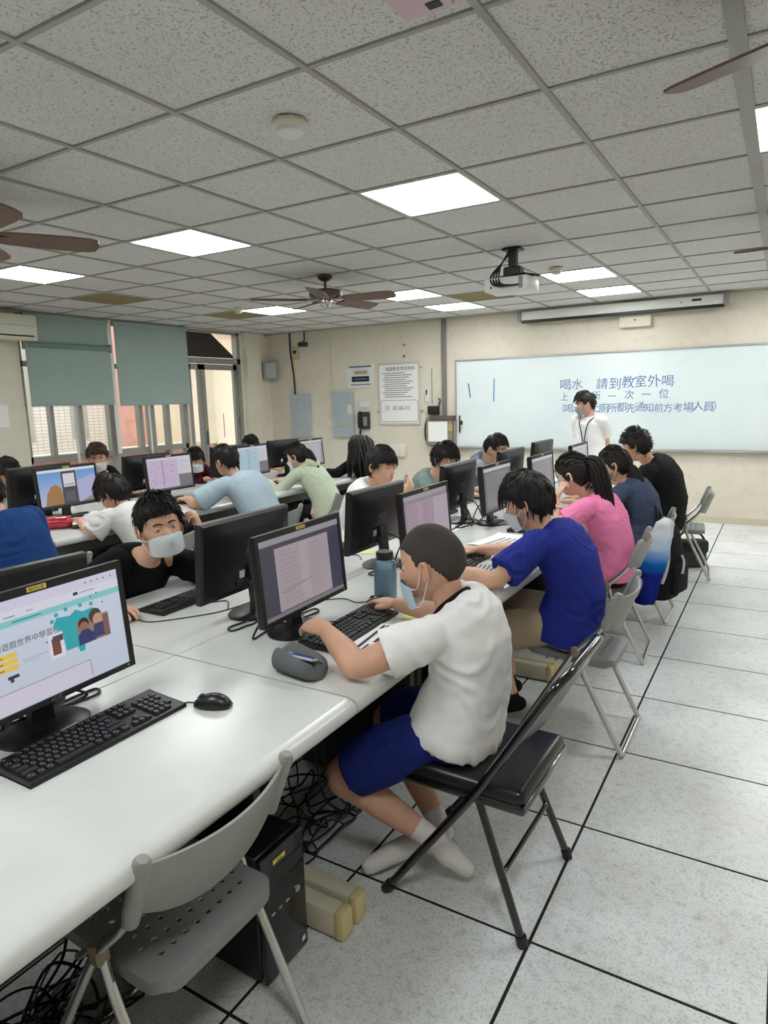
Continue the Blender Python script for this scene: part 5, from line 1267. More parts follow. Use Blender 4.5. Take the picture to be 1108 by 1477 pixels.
    TP, SD = {'buzz': (.0045, .003), 'short': (.02, .009), 'mop': (.026, .019), 'pony': (.012, .010), 'long': (.014, .014)}[st]; vol = g('vol', 1.0)
    thick = (SD + (TP - SD) * sst(.0, .07, z)) * vol
    nrm = HV / np.linalg.norm(HV / np.array([.098, .0775, .116]) ** 1, axis=-1, keepdims=True); nrm = HV / np.array([.098 ** 2, .0775 ** 2, .116 ** 2]); nrm = nrm / np.linalg.norm(nrm, axis=-1, keepdims=True)
    hp_ = HV + nrm * (thick * mask - .008 * (1 - mask))[..., None]; hp_ = hp_.reshape(-1, 3)
    if st != 'buzz':
        for i in range(len(hp_)):
            if mask.flat[i] > .3: hp_[i] += nrm.reshape(-1, 3)[i] * .0035 * noise.noise((hp_[i][0] * 60, hp_[i][1] * 60, hp_[i][2] * 22))
    hb = MB(); hb.add([tuple(HM4 @ Vector(p)) for p in hp_], grid_faces(nv, nu))
    rs = random.Random(len(label)); nl = {'buzz': 0, 'short': 420, 'mop': 520, 'pony': 320, 'long': 300}[st]; NN = nrm.reshape(-1, 3); HF = HV.reshape(-1, 3); mf = mask.reshape(-1); crown = Vector(g('crown', (-.04, 0, .1))); cnt = 0
    nl = int(nl * g('locks', 1.0) * (1 if near < 1.25 else .7)); RAD = Vector((.098, .0775, .116)); tie = g('tie'); ok_i = [i for i in range(len(HF)) if mf[i] > .75]
    tf = thick.reshape(-1); lift = g('lift', .35); sway = g('sway', .3)
    while cnt < nl:
        i = rs.choice(ok_i); cnt += 1; p = Vector(HF[i]); n_ = Vector(NN[i]); L = rs.uniform(.03, .055) * g('lock', 1.0); ns = 4; P = []; R = []; w = rs.uniform(.0016, .0034) * (1 if near < 1.25 else 1.4)
        d = (Vector(tie) - p) if tie else (p - crown); d = d - n_ * d.dot(n_)
        if d.length < .012: d = Vector((1, rs.uniform(-1, 1), 0))
        d.normalize(); d = d + Vector((rs.uniform(-sway, sway) + g('comb', .15), rs.uniform(-sway, sway), rs.uniform(-sway, sway)))
        h0 = float(tf[i]) * rs.uniform(.75, 1.05)
        for q in range(ns + 1):
            u = q / ns; f_ = math.sqrt(sum((p[c] / RAD[c]) ** 2 for c in range(3))); want = 1 + (h0 + lift * L * u * .8) / .095; pp = p * (want / max(.2, f_)) if (p.z > -.03 or tie) else p + n_ * h0
            P.append(HM4 @ pp); R.append((w * (1 - u ** 2) + .0004) * hs); p = p + d.normalized() * L / ns; d = d + Vector((0, 0, -g('grav', .25)))
        hb.tube(P, R, 4)
    ho = link('hair', from_np('hair', [tuple(Vector(p) - base) for p in hb.v], hb.f, hm_), t)
    for tail in g('tails', []):
        P, R = tail; tm = MB(); Pc = crom(P, 6); n_ = len(Pc); 
        NS = g('tail_n', 80)
        for q in range(NS):
            a = q * 2.39996; rr = math.sqrt((q + .5) / NS); pts = []; ph_ = rs.uniform(0, 6); 
            for i, p in enumerate(Pc):
                u = i / (n_ - 1); ri = np.interp(u, np.linspace(0, 1, len(R)), R); tg = (Pc[min(i + 1, n_ - 1)] - Pc[max(i - 1, 0)]).normalized(); s1 = (left - tg * tg.dot(left)).normalized(); s2 = tg.cross(s1)
                pts.append(p + (s1 * math.cos(a + .15 * math.sin(u * 5 + ph_)) * g('tail_w', 1.0) + s2 * math.sin(a)) * ri * rr - base)
            ln = rs.uniform(.82, 1.0); pts = pts[:max(4, int(len(pts) * ln))]; m_ = len(pts); tm.tube(pts, [max(.0006, .0075 * g('tail_r', 1.0) * np.interp(i / (m_ - 1), [0, .1, .7, 1], [.7, 1, .85, .1])) for i in range(m_)], 5)
        obj('hair_tail', tm, hm_, ho, angle=None)
    # mask
    if g('mask'):
        mz = g('mask_dz', 0.0); rows = []; nr_, nc = 12, 21
        for r in range(nr_ + 1):
            v = r / nr_; zz = -.112 - g('mask_low', 0) + (.094 + mz + g('mask_low', 0)) * v; row = []
            for c in range(nc):
                u = -1 + 2 * c / (nc - 1); yy = .071 * math.sin(u * 1.45) / math.sin(1.45); topd = -.020 * u * u * v + .014 * u * u * (1 - v); tent = math.exp(-(yy / .02) ** 2) * (.021 if mz == 0 else .004) * math.exp(-((v - .84) / .28) ** 2) + .007 * math.exp(-(yy / .045) ** 2) * math.sin(v * PI)
                xx = .097 * math.sqrt(max(0, 1 - (yy / .0795) ** 2)) * (1 - .10 * (1 - v) ** 2) + .006 + g('mask_out', 0) + tent + (.0015 * math.sin(v * 5 * 2 * PI) if .15 < v < .85 else 0); row.append((xx, yy, zz + topd))
            rows.append(row)
        mm = MB(); v = [p for r in rows for p in r] + [(p[0] - .0025, p[1], p[2]) for r in rows for p in r]; nn = (nr_ + 1) * nc; f = []
        for r in range(nr_):
            for c in range(nc - 1): a = r * nc + c; f.append((a, a + 1, a + nc + 1, a + nc)); f.append((nn + a, nn + a + nc, nn + a + nc + 1, nn + a + 1))
        mm.add(v, f).xf(Matrix.Translation(off) @ HM4); mo = obj('face_mask', mm, g('mask'), t, angle=None)
        for sg in (1, -1):
            c0 = rows[nr_][0 if sg < 0 else -1]; c1 = rows[0][0 if sg < 0 else -1]; eb = Vector((-.018, .085 * sg, -.006)); lp = MB()
            lp.tube(crom([c0, (.03, .083 * sg, c0[2] + .004), (-.004, .089 * sg, .016), eb, (-.006, .086 * sg, -.036), (.03, .074 * sg, c1[2] + .01), c1], 4), .0012, 6); lp.xf(Matrix.Translation(off) @ HM4); obj('ear_loop', lp, LOOP, mo)
    if g('glasses'):
        gm = MB()
        for sg in (1, -1): gm.tube([(.099 - 6 * max(0, abs(y) - .02) ** 2, y * sg, z) for y, z in [(.034 + .022 * math.cos(a), .002 + .017 * math.sin(a)) for a in [2 * PI * q / 16 for q in range(16)]]], .0018, 6, closed=True); gm.tube([(.094, .055 * sg, .006), (.05, .08 * sg, .008), (-.01, .082 * sg, .004)], .0016, 6)
        gm.tube([(.101, -.012, .004), (.104, 0, .006), (.101, .012, .004)], .0016, 6); gm.xf(Matrix.Translation(off) @ HM4); obj('glasses', gm, g('glasses'), t)
    return t, dict(ARM=ARM, SH=SH, HM4=HM4, at=at, base=base)
M_SHOE = mat('shoe_dark', S(40, 40, 44), .6); M_SOCK = cloth_mat('sock_white', S(230, 226, 220)); M_SOCKK = cloth_mat('sock_black', S(30, 30, 33))
K_BLK = cloth_mat('trousers_black', S(34, 34, 38)); K_NAVY = cloth_mat('trousers_navy', S(40, 46, 66)); K_KHA = cloth_mat('shorts_khaki', S(176, 158, 132)); K_BLUE = cloth_mat('shorts_royal', S(34, 46, 116))
T_WHITE = cloth_mat('shirt_white', S(246, 244, 243)); T_ROYAL = cloth_mat('shirt_royal_blue', S(42, 52, 140)); T_PINK = cloth_mat('shirt_pink', S(244, 138, 184)); T_NAVY = cloth_mat('shirt_navy', S(72, 84, 108)); T_BLK = cloth_mat('shirt_black', S(30, 32, 32)); T_GRN = cloth_mat('hoodie_pale_green', S(204, 214, 188)); T_LBL = cloth_mat('shirt_light_blue', S(172, 190, 200)); T_GRG = cloth_mat('shirt_grey_green', S(142, 160, 156)); T_GRY = cloth_mat('hoodie_grey', S(160, 170, 180)); T_BLK2 = cloth_mat('shirt_deep_black', S(20, 20, 23)); T_DBL = cloth_mat('shirt_dark_blue', S(34, 68, 126)); T_MAR = cloth_mat('jacket_dark_red', S(70, 26, 40)); T_OFFW = cloth_mat('shirt_offwhite', S(230, 229, 226))
R_, L_ = (-1, 0, 0), (1, 0, 0)
# --- right side of the right row (facing the monitors, backs to the aisle)
_, HERO = person('boy with a buzz cut in a white shirt and blue shorts, typing in stockinged feet', dict(fwd=R_, k=.97, pelvis=(-.835, 1.82, .555), neck=(-.865, 1.83, .925), head=(-.925, 1.83, 1.045), look=(-1, -.12, -.22), hs=1.06, slouch=.065, hem=-.035, skin=SK2, hair='buzz', mask=MASKB, mask_dz=-.016, mask_out=.007, mask_low=.012, spread=.2,
    lw=(-1.225, 1.665, .822), le=(-1.035, 1.545, .79), lhd=(-1, .34, .06), lhn=(-.05, -.3, 1), lc=(.38, .42, .35), rw=(-1.215, 2.11, .79), re=(-.97, 2.06, .80), rhd=(-1, .32, -.06), rc=(.25, .35, .3), arm=1.12,
    lk=(-1.19, 1.655, .34), la=(-.895, 1.725, .165), lt=(-.80, 1.785, .05), rk=(-1.19, 1.96, .40), ra=(-.93, 1.87, .10), rt=(-1.09, 1.66, .036), foot_free=True,
    shirt=T_WHITE, sleeve=.6, sleeve_r=.075, wr=.012, collar=T_BLK2, collar_r=.012, bottom=K_BLUE, bottom_len=.86, bottom_name='shorts', bottom_r=1.06, foot_name='sock', foot_mat=M_SOCK, sock=.06, lsu=-.035, lsf=.02), near=.85)
person('boy in a royal blue shirt and khaki shorts wearing a white mask', dict(fwd=R_, pelvis=(-.79, 2.95, .535), neck=(-.92, 2.95, .945), head=(-.995, 2.945, 1.07), look=(-1, -.1, -.35), hs=1.05, slouch=.09, skin=SK1, hair='mop', mask=MASKW, grav=1.1, lift=.2,
    lw=(-1.24, 2.66, .785), le=(-1.02, 2.60, .785), lhd=(-1, .35, -.03), rw=(-1.30, 3.10, .785), re=(-1.06, 3.13, .80), rhd=(-1, -.1, 0), shirt=T_ROYAL, sleeve=.8, sleeve_r=.075, wr=.009, bottom=K_KHA, bottom_len=.85, bottom_name='shorts', foot_mat=M_SOCKK, lk=(-1.15, 2.83, .46), la=(-1.03, 2.86, .12), width=1.06, sock=.09), near=1.0)
person('girl in a pink shirt with a ponytail, resting her head on her hand', dict(fwd=R_, k=.95, pelvis=(-.85, 4.02, .53), neck=(-.975, 4.0, .945), head=(-1.06, 3.985, 1.075), look=(-1, .12, -.42), hs=1.03, slouch=.08, skin=SK3, hair='pony', eyes=True,
    lw=(-1.125, 3.84, .945), le=(-1.115, 3.77, .785), lhd=(.2, .45, .9), lhn=(-1, -.3, .3), lc=(1.0, 1.3, .9), tie=(-.09, 0, .055), rw=(-1.26, 4.18, .79), rhd=(-1, -.3, 0), shirt=T_PINK, hem=-.05, sleeve=.62, sleeve_r=.07, bottom=K_BLK, width=.95,
    tails=[([(-.985, 3.985, 1.16), (-.93, 3.965, 1.14), (-.885, 3.95, 1.02), (-.84, 3.935, .86), (-.80, 3.925, .78)], [.03, .045, .05, .04, .03])]), near=1.15)
person('girl in a navy shirt with a low ponytail and black mask', dict(fwd=R_, k=.95, pelvis=(-.82, 4.86, .53), neck=(-.94, 4.84, .93), head=(-1.005, 4.82, 1.055), look=(-1, -.15, -.3), slouch=.09, skin=SK1, hair='pony', tie=(-.095, 0, -.01), mask=MASKK, hs=1.02,
    lw=(-1.27, 4.74, .79), lhd=(-1, .3, 0), rw=(-1.27, 5.0, .79), rhd=(-1, -.2, 0), shirt=T_NAVY, sleeve=.65, sleeve_r=.07, bottom=K_BLK,
    tails=[([(-.925, 4.82, 1.05), (-.87, 4.81, 1.01), (-.82, 4.80, .90), (-.78, 4.79, .79)], [.022, .035, .038, .025])]), near=1.3)
person('stocky boy in a black shirt with curly black hair, nearest the whiteboard', dict(fwd=R_, k=1.06, pelvis=(-.80, 5.85, .55), neck=(-.93, 5.78, .985), head=(-1.03, 5.75, 1.115), look=(-1, .05, -.2), slouch=.1, skin=SK2, hair='mop', lock=.55, lift=.9, grav=0, sway=1.4, vol=1.0, hs=1.04, eyes=True,
    lw=(-1.28, 5.62, .79), lhd=(-1, .3, 0), rw=(-1.28, 5.98, .79), rhd=(-1, -.2, 0), shirt=T_BLK, sleeve=.7, sleeve_r=.08, bottom=K_BLK, width=1.12, shoulder=.18), near=1.4)
# --- left side of the right row (facing the camera side)
person('boy in a black shirt wearing a pale blue mask, leaning over the desk', dict(fwd=L_, pelvis=(-2.62, 1.88, .53), neck=(-2.40, 1.945, .895), head=(-2.325, 1.96, 1.035), look=(.91, -.42, -.0), hup=(.0, -.16, 1), hs=1.06, slouch=.06, skin=SK1, hair='short', mask=MASKW, lift=.45, grav=0, comb=.6, sway=.35, vol=1.3, locks=1.2, lock=.75,
    rw=(-2.25, 1.60, .79), re=(-2.45, 1.64, .80), rhd=(1, .02, -.05), rc=(.2, .35, .3), lw=(-2.22, 2.10, .96), le=(-2.18, 2.17, .785), lhd=(-.15, -.1, 1), lhn=(.7, .7, 0), lc=(.6, .9, .7), shirt=T_BLK2, sleeve=.75, sleeve_r=.075, bottom=K_BLK, wr=.006, neckcut=True, width=1.04), near=1.0)
person('boy in white with short black hair in profile, hand near his chin', dict(fwd=L_, pelvis=(-2.62, 3.95, .54), neck=(-2.44, 3.93, .97), head=(-2.37, 3.92, 1.10), look=(1, -.12, -.12), slouch=.05, skin=SK1, hair='mop', vol=.85, lift=.2, comb=.6, hs=1.04,
    rw=(-2.10, 3.74, .90), re=(-2.16, 3.70, .785), rhd=(.3, .25, .7), rhn=(1, -.3, -.2), rc=(.3, .5, .4), lw=(-2.1, 4.1, .79), lhd=(1, -.2, 0), shirt=T_WHITE, bottom=K_BLK), near=1.15)
person('boy in a grey green shirt with mop hair bending toward his monitor', dict(fwd=L_, pelvis=(-2.66, 4.98, .54), neck=(-2.47, 4.96, .92), head=(-2.38, 4.955, 1.05), look=(1, -.28, -.2), slouch=.06, skin=SK2, hair='mop', glasses=M_METAL, hs=1.04,
    rw=(-2.14, 4.84, .79), rhd=(1, .1, 0), lw=(-2.14, 5.1, .79), lhd=(1, -.1, 0), shirt=T_GRG, bottom=K_BLK, sleeve=.7), near=1.3)
person('boy in a grey hoodie with red framed glasses', dict(fwd=L_, pelvis=(-2.64, 6.02, .54), neck=(-2.45, 6.02, .93), head=(-2.355, 6.01, 1.055), look=(1, -.1, -.3), slouch=.06, skin=SK2, hair='short', glasses=mat('glasses_red', S(130, 60, 50), .3), hs=1.04,
    rw=(-2.1, 5.88, .79), rhd=(1, .1, 0), lw=(-2.26, 6.14, .95), le=(-2.18, 6.2, .785), lhd=(-.1, -.2, 1), lhn=(1, .3, 0), lc=(.8, 1.0, .8), shirt=T_GRY, sleeve=1.9, topname='hoodie', hood=True, bottom=K_BLK), near=1.4)
# --- right side of the left row (backs to us)
person('person in a dark blue shirt cut off by the left edge', dict(fwd=R_, pelvis=(-3.60, 2.13, .54), neck=(-3.78, 2.08, .95), head=(-3.86, 2.06, 1.08), look=(-1, 0, -.3), slouch=.08, hair='short', lw=(-4.1, 1.95, .79), lhd=(-1, .2, 0), rw=(-4.1, 2.26, .79), rhd=(-1, -.2, 0), shirt=T_DBL, sleeve=.75, sleeve_r=.078, bottom=K_BLK, eyes=False), near=1.2)
person('boy in a loose white shirt hunched low over the desk of the left row', dict(fwd=R_, k=.95, pelvis=(-3.62, 2.98, .53), neck=(-3.88, 2.98, .85), head=(-3.975, 2.98, .955), look=(-1, -.35, -.55), slouch=.07, skin=SK1, hair='mop', hs=1.03, lw=(-4.12, 2.80, .79), le=(-3.9, 2.72, .72), lhd=(-1, .3, 0), rw=(-4.15, 3.12, .79), rhd=(-1, -.2, 0), shirt=T_OFFW, sleeve=.95, sleeve_r=.08, bottom=K_BLK, width=1.05), near=1.15)
person('person in a light blue shirt with both arms on the desk of the left row', dict(fwd=R_, k=1.04, pelvis=(-3.56, 4.03, .55), neck=(-3.80, 4.02, .955), head=(-3.885, 4.0, 1.085), look=(-1, .05, -.2), slouch=.09, skin=SK2, hair='short', vol=1.2, lw=(-4.15, 3.80, .79), le=(-3.92, 3.68, .79), lhd=(-1, .35, 0), rw=(-4.15, 4.2, .79), re=(-3.93, 4.33, .79), rhd=(-1, -.3, 0), shirt=T_LBL, sleeve=.92, sleeve_r=.085, bottom=K_BLK, width=1.14, shoulder=.18, wr=.006), near=1.2)
person('girl in a pale green hoodie with a ponytail', dict(fwd=R_, k=.95, pelvis=(-3.62, 5.03, .53), neck=(-3.88, 5.03, .915), head=(-3.955, 5.02, 1.035), look=(-1, -.25, -.3), slouch=.07, skin=SK3, hair='pony', tie=(-.09, 0, .05), mask=MASKW, lw=(-4.24, 4.88, .80), lhd=(-1, .1, 0), rw=(-4.2, 5.15, .79), rhd=(-1, -.2, 0), shirt=T_GRN, sleeve=1.95, topname='hoodie', hood=True, bottom=K_BLK, wr=.006,
    tails=[([(-3.875, 5.02, 1.09), (-3.82, 5.02, 1.06), (-3.765, 5.03, .95), (-3.72, 5.04, .84)], [.025, .04, .042, .025])]), near=1.25)
person('girl with very long loose black hair in a black top', dict(fwd=(-.8, .6, 0), k=.95, pelvis=(-3.70, 6.03, .53), neck=(-3.91, 6.10, .92), head=(-3.965, 6.13, 1.035), look=(-.66, .75, -.25), slouch=.06, skin=SK3, hair='long', grav=.5, tail_n=170, eyes=False, lw=(-4.25, 5.90, .79), le=(-4.07, 5.80, .78), lhd=(-1, .2, 0), rw=(-4.15, 6.35, .79), rhd=(-1, -.2, 0), shirt=T_BLK2, sleeve=1.9, topname='top', bottom=K_BLK, tail_w=1.9, tail_r=2.1,
    tails=[([(-3.95, 6.10, 1.125), (-3.90, 6.05, 1.09), (-3.865, 6.01, .99), (-3.835, 5.98, .86), (-3.80, 5.95, .70)], [.05, .068, .075, .095, .11])]), near=1.4)
# --- window side of the left row
person('black haired person at the window side cut off by the left edge', dict(fwd=L_, pelvis=(-5.62, 2.98, .54), neck=(-5.36, 2.98, .92), head=(-5.27, 2.98, 1.045), look=(1, .1, -.45), slouch=.05, hair='mop', skin=SK1, rw=(-5.05, 2.8, .79), rhd=(1, .1, 0), lw=(-5.05, 3.1, .79), lhd=(1, -.1, 0), shirt=T_OFFW, bottom=K_BLK), near=1.4)
person('brown haired boy with a mask sitting by the window', dict(fwd=L_, pelvis=(-5.72, 4.0, .54), neck=(-5.56, 3.99, .965), head=(-5.50, 3.985, 1.09), look=(.8, -.6, -.3), slouch=.05, hair='short', hair_mat=HAIRB, skin=SK2, mask=MASKW, vol=1.2, rw=(-5.2, 3.85, .79), rhd=(1, .1, 0), lw=(-5.2, 4.1, .79), lhd=(1, -.1, 0), shirt=T_BLK2, bottom=K_BLK), near=1.3)
person('boy with a white mask and dark red jacket by the door', dict(fwd=L_, pelvis=(-5.62, 5.12, .52), neck=(-5.46, 5.11, .86), head=(-5.40, 5.10, .955), look=(.75, -.65, -.15), slouch=.05, hair='mop', skin=SK1, mask=MASKW, rw=(-5.1, 4.95, .79), rhd=(1, .1, 0), lw=(-5.1, 5.25, .79), lhd=(1, -.1, 0), shirt=T_MAR, sleeve=1.9, topname='jacket', bottom=K_BLK), near=1.3)
person('person at the window side nearest the front, only dark hair showing', dict(fwd=L_, pelvis=(-5.66, 6.1, .54), neck=(-5.55, 6.09, .92), head=(-5.50, 6.08, 1.04), look=(1, -.2, -.5), slouch=.05, hair='short', skin=SK1, eyes=True, rw=(-5.1, 5.95, .79), rhd=(1, .1, 0), lw=(-5.1, 6.25, .79), lhd=(1, -.1, 0), shirt=T_GRY, bottom=K_BLK), near=1.4)
# --- standing teacher
tp_, TI = person('man in a white polo shirt with a lanyard standing at the whiteboard', dict(fwd=(-.35, -.94, 0), k=.98, pelvis=(-1.84, 7.62, .80), neck=(-1.86, 7.58, 1.30), head=(-1.90, 7.54, 1.43), look=(-.9, -.5, -.22), slouch=.01, skin=SK2, hair='short', vol=1.3, mask=MASKG, lift=.4, lw=(-1.72, 7.80, .78), rw=(-1.92, 7.80, .78), lp=(1, .6, 0), rp=(-1, .6, 0), lhd=(-.4, .2, -.5), rhd=(.4, .2, -.5),
    lk=(-1.74, 7.63, .43), la=(-1.735, 7.66, .09), rk=(-1.93, 7.63, .43), ra=(-1.945, 7.66, .09), shirt=T_WHITE, sleeve=.72, sleeve_r=.075, bottom=K_NAVY, collar=T_WHITE, collar_r=.012, width=1.02), near=1.3)
# ------------------------------------------------------------------ small things on and around the desks
def sheet(x, y, ang, w, h, lab, blocks=(), z=TZ, curl=0, group='papers on the desks', m=None):
    t = thing('paper_sheet', lab, 'paper', (x, y, z), ang, group); n = 9
    b = MB(); v = []
    for i in range(n):
        u = -w / 2 + w * i / (n - 1)
        for j in range(n): q = -h / 2 + h * j / (n - 1); v.append((u, q, .0012 + curl * (2 * abs(u) / w) ** 3 * .5 + curl * .6 * max(0, q / h) ** 2))
    b.add(v, [(i * n + j, (i + 1) * n + j, (i + 1) * n + j + 1, i * n + j + 1) for i in range(n - 1) for j in range(n - 1)]); obj('sheet', b, m or M_PAPER, t, angle=None)
    zf = lambda u, q: .0012 + curl * (2 * abs(u) / w) ** 3 * .5 + curl * .6 * max(0, q / h) ** 2 + .0006
    if blocks:
        b = MB()
        for u0, q0, u1, q1 in blocks: b.add([(u * w / 2, q * h / 2, zf(u * w / 2, q * h / 2)) for u, q in ((u0, q0), (u1, q0), (u1, q1), (u0, q1))], [(0, 1, 2, 3)])
        tag(obj('print', b, mat('print_ink', S(52, 52, 56), .8), t, smooth=False))
    return t
bars = [(-.75 + .16 * k, -.2, -.68 + .16 * k, .35) for k in range(6)]
sheet(-1.135, 1.87, PI / 2 + .12, .30, .21, 'printed worksheet with black bars under the forearm of the boy in white', [(-.9, -.35 + .13 * k, -.35, -.27 + .13 * k) for k in range(6)] + [(-.2, -.3, .25, .3)] + [(.38, -.4 + .13 * k, .92, -.33 + .13 * k) for k in range(7)] + [(-.9, .5, .9, .6)], curl=.006)
sheet(-1.02, 1.78, PI / 2 - .1, .30, .21, 'lower worksheet reaching over the desk edge beside the boy in white', [(-.8, -.5 + .2 * k, .7, -.44 + .2 * k) for k in range(6)], curl=.0)
sheet(-1.22, 2.86, PI / 2 + .2, .30, .21, 'grey printed sheet under the arm of the boy in royal blue', [(-.85, -.7 + .2 * k, .8, -.64 + .2 * k) for k in range(7)], m=mat('grey_paper', S(200, 202, 204), .8))
sheet(-1.12, 2.80, PI / 2 + .1, .07, .06, 'small white card by the elbow of the boy in royal blue', z=TZ + .004)
sheet(-1.33, 3.50, PI / 2 - .15, .36, .25, 'white crumpled papers between two seated students on the right row', [(-.8, -.6 + .3 * k, .6, -.55 + .3 * k) for k in range(4)], curl=.02)
sheet(-1.80, 3.78, PI / 2 + .1, .26, .19, 'sheet printed with black bars beside the middle monitor stand', bars + [(-.75, -.7, .7, -.5)], curl=.004)
sheet(-4.12, 5.0, PI / 2, .42, .29, 'large pale sheet in front of the girl in the hoodie', [(-.8, -.6 + .3 * k, .6, -.57 + .3 * k) for k in range(4)])
sheet(-4.42, 3.13, PI / 2 + .4, .30, .21, 'white sheets under the blue sky monitor on the left row', [(-.8, -.6 + .3 * k, .6, -.57 + .3 * k) for k in range(4)], curl=.03)
sheet(-4.35, 4.30, PI / 2, .24, .17, 'white sheet beside the lilac screen on the left row', ())
M_STICKY = mat('sticky_note', S(216, 230, 140), .7)
def sticky(x, y, a, lab):
    o = obj('sticky_note', MB().add([(-.038, -.038, .0015), (.038, -.038, .0015), (.038, .038, .004), (-.038, .038, .004), (-.038, -.038, .0005), (.038, -.038, .0005), (.038, .038, .003), (-.038, .038, .003)], [(0, 1, 2, 3), (7, 6, 5, 4), (0, 4, 5, 1), (1, 5, 6, 2), (2, 6, 7, 3), (3, 7, 4, 0)]), M_STICKY, None, (x, y, TZ + .0005), (0, 0, a), smooth=False); tag(o, lab, 'sticky note', 'yellow green sticky notes')
sticky(-1.165, 2.135, .3, 'pale green sticky note beside the forearm of the boy in white'); sticky(-2.19, 2.05, .2, 'pale green sticky note next to the keyboard of the masked boy'); sticky(-1.90, 2.98, .4, 'pale green sticky note behind the monitor near the bottle')
# water bottle
bt = thing('water_bottle', 'translucent blue water bottle with black lid beside the monitor', 'bottle', (-1.375, 2.285, TZ))
BM = mat('bottle_blue', S(140, 178, 200), .12, trans=.6, spec=.5)
def sq(r, z, e=3.2, n=32): return [(r * math.copysign(abs(math.cos(a)) ** (2 / e), math.cos(a)), r * math.copysign(abs(math.sin(a)) ** (2 / e), math.sin(a)), z) for a in [2 * PI * k / n for k in range(n)]]
obj('body', MB().loft([sq(.036, .001), sq(.041, .004), sq(.042, .02), sq(.042, .155), sq(.038, .166), sq(.031, .172, 2.2), sq(.030, .178, 2)]), BM, bt, angle=40)
obj('water', MB().loft([sq(.038, .006), sq(.038, .12)]), mat('bottle_water', S(150, 186, 206), .05, trans=.6), bt)
l_ = obj('lid', MB().lathe([(.034, .172), (.0355, .178), (.0355, .198), (.033, .204), (.001, .205)], 28), M_BLACK, bt); obj('ridge', MB().lathe([(.0365, .188), (.0365, .191)], 28, cap=False), M_DARK, l_)
# grey pencil case with pens
pc = thing('pencil_case', 'open grey fabric pencil case with pens on the desk corner', 'pencil case', (-1.225, 1.515, TZ), -.12)
rings = []
for i in range(17):
    u = -1 + 2 * i / 16; L = .09; wd = .05 * (1 - abs(u) ** 5) ** .5 + .003; hh = .078 * (1 - .25 * u) * (1 - abs(u) ** 6) ** .5 + .004; rr = []
    for k in range(20):
        a = 2 * PI * k / 20; c, s_ = math.cos(a), math.sin(a); top = max(0, s_); y = wd * c * (1 + .12 * (1 - top)); z = hh * (.5 + .5 * math.copysign(abs(s_) ** .8, s_)) - (.04 * math.exp(-(c / .42) ** 2) * (s_ > 0) * (1 - abs(u) ** 4))
        rr.append((u * L, y, max(.001, z + .003 * noise.noise((u * 4, y * 60, z * 60)))))
    rings.append(rr)
M_FELT = cloth_mat('pencil_case_grey', S(104, 106, 108), .9, .2); obj('pouch', MB().loft(rings), M_FELT, pc, angle=70)
obj('opening', MB().ell((-.005, 0, .038), .066, .022, .014, 18, 8), M_BLACK, pc); obj('zip', MB().tube([(-.08, -.018, .062), (-.03, -.03, .066), (.03, -.029, .058), (.08, -.016, .042)], .0022, 6).tube([(-.08, .018, .062), (-.03, .03, .067), (.03, .029, .059), (.08, .016, .042)], .0022, 6), M_DARK, pc)
for k, (c, y0) in enumerate((((196, 200, 206), -.008), ((60, 90, 170), .003), ((34, 34, 38), .012))):
    p = thing('pen', ('silver pen sticking out of the grey pencil case', 'blue pen inside the grey pencil case', 'black pen inside the grey pencil case')[k], 'pen', (-1.225, 1.515, TZ), -.12, 'pens in the grey case'); m_ = mat('pen_%d' % k, S(*c), .35)
    obj('barrel', MB().tube([(-.07, y0, .05), (.06, y0 * .6, .056)], .0046, 8), m_, p); obj('tip', MB().tube([(.06, y0 * .6, .056), (.074, y0 * .56, .0565)], [.004, .001], 8), M_METAL, p); obj('clip', MB().tube([(-.065, y0, .056), (-.03, y0 * .9, .058)], .001, 5), M_METAL, p)
# red pencil case, black wallet and bottle cap on the left row
rc = thing('pencil_case', 'shiny red pencil case lying on the left row desk', 'pencil case', (-4.24, 2.70, TZ), .75)
rings = []
for i in range(15):
    u = -1 + 2 * i / 14; r = .042 * (1 - abs(u) ** 5) ** .5 + .003; rings.append([(u * .115, r * 1.1 * math.cos(a), .042 + r * math.sin(a) * .95 + .004 * noise.noise((u * 5, math.cos(a) * 2, math.sin(a) * 2))) for a in [2 * PI * k / 18 for k in range(18)]])
obj('pouch', MB().loft(rings), mat('red_vinyl', S(176, 24, 52), .2, spec=.6, coat=.5), rc, angle=70); obj('zip', MB().tube([(-.1, .0, .083), (0, 0, .087), (.1, 0, .083)], .003, 6), mat('zip_pink', S(220, 150, 160), .4), rc); obj('tab', MB().rbox(.112, .14, -.015, .015, .03, .05, r=.004, seg=1), mat('tab_white', S(226, 216, 216), .4), rc)
wl_ = thing('document_wallet', 'black document wallet with white sheets beside the red pencil case', 'wallet', (-4.12, 2.88, TZ), 1.1); obj('cover', MB().rbox(-.13, .12, -.08, .08, .0, .03, r=.01, seg=2), M_DARK, wl_); obj('pages', MB().add([(-.12, -.07, .031), (.11, -.07, .031), (.10, .06, .06), (-.11, .06, .055), (-.12, -.07, .03), (.11, -.07, .03), (.11, .07, .03), (-.12, .07, .03)], [(0, 1, 2, 3), (0, 3, 7, 4), (1, 5, 6, 2), (3, 2, 6, 7), (0, 4, 5, 1)]), M_PAPER, wl_, smooth=False)
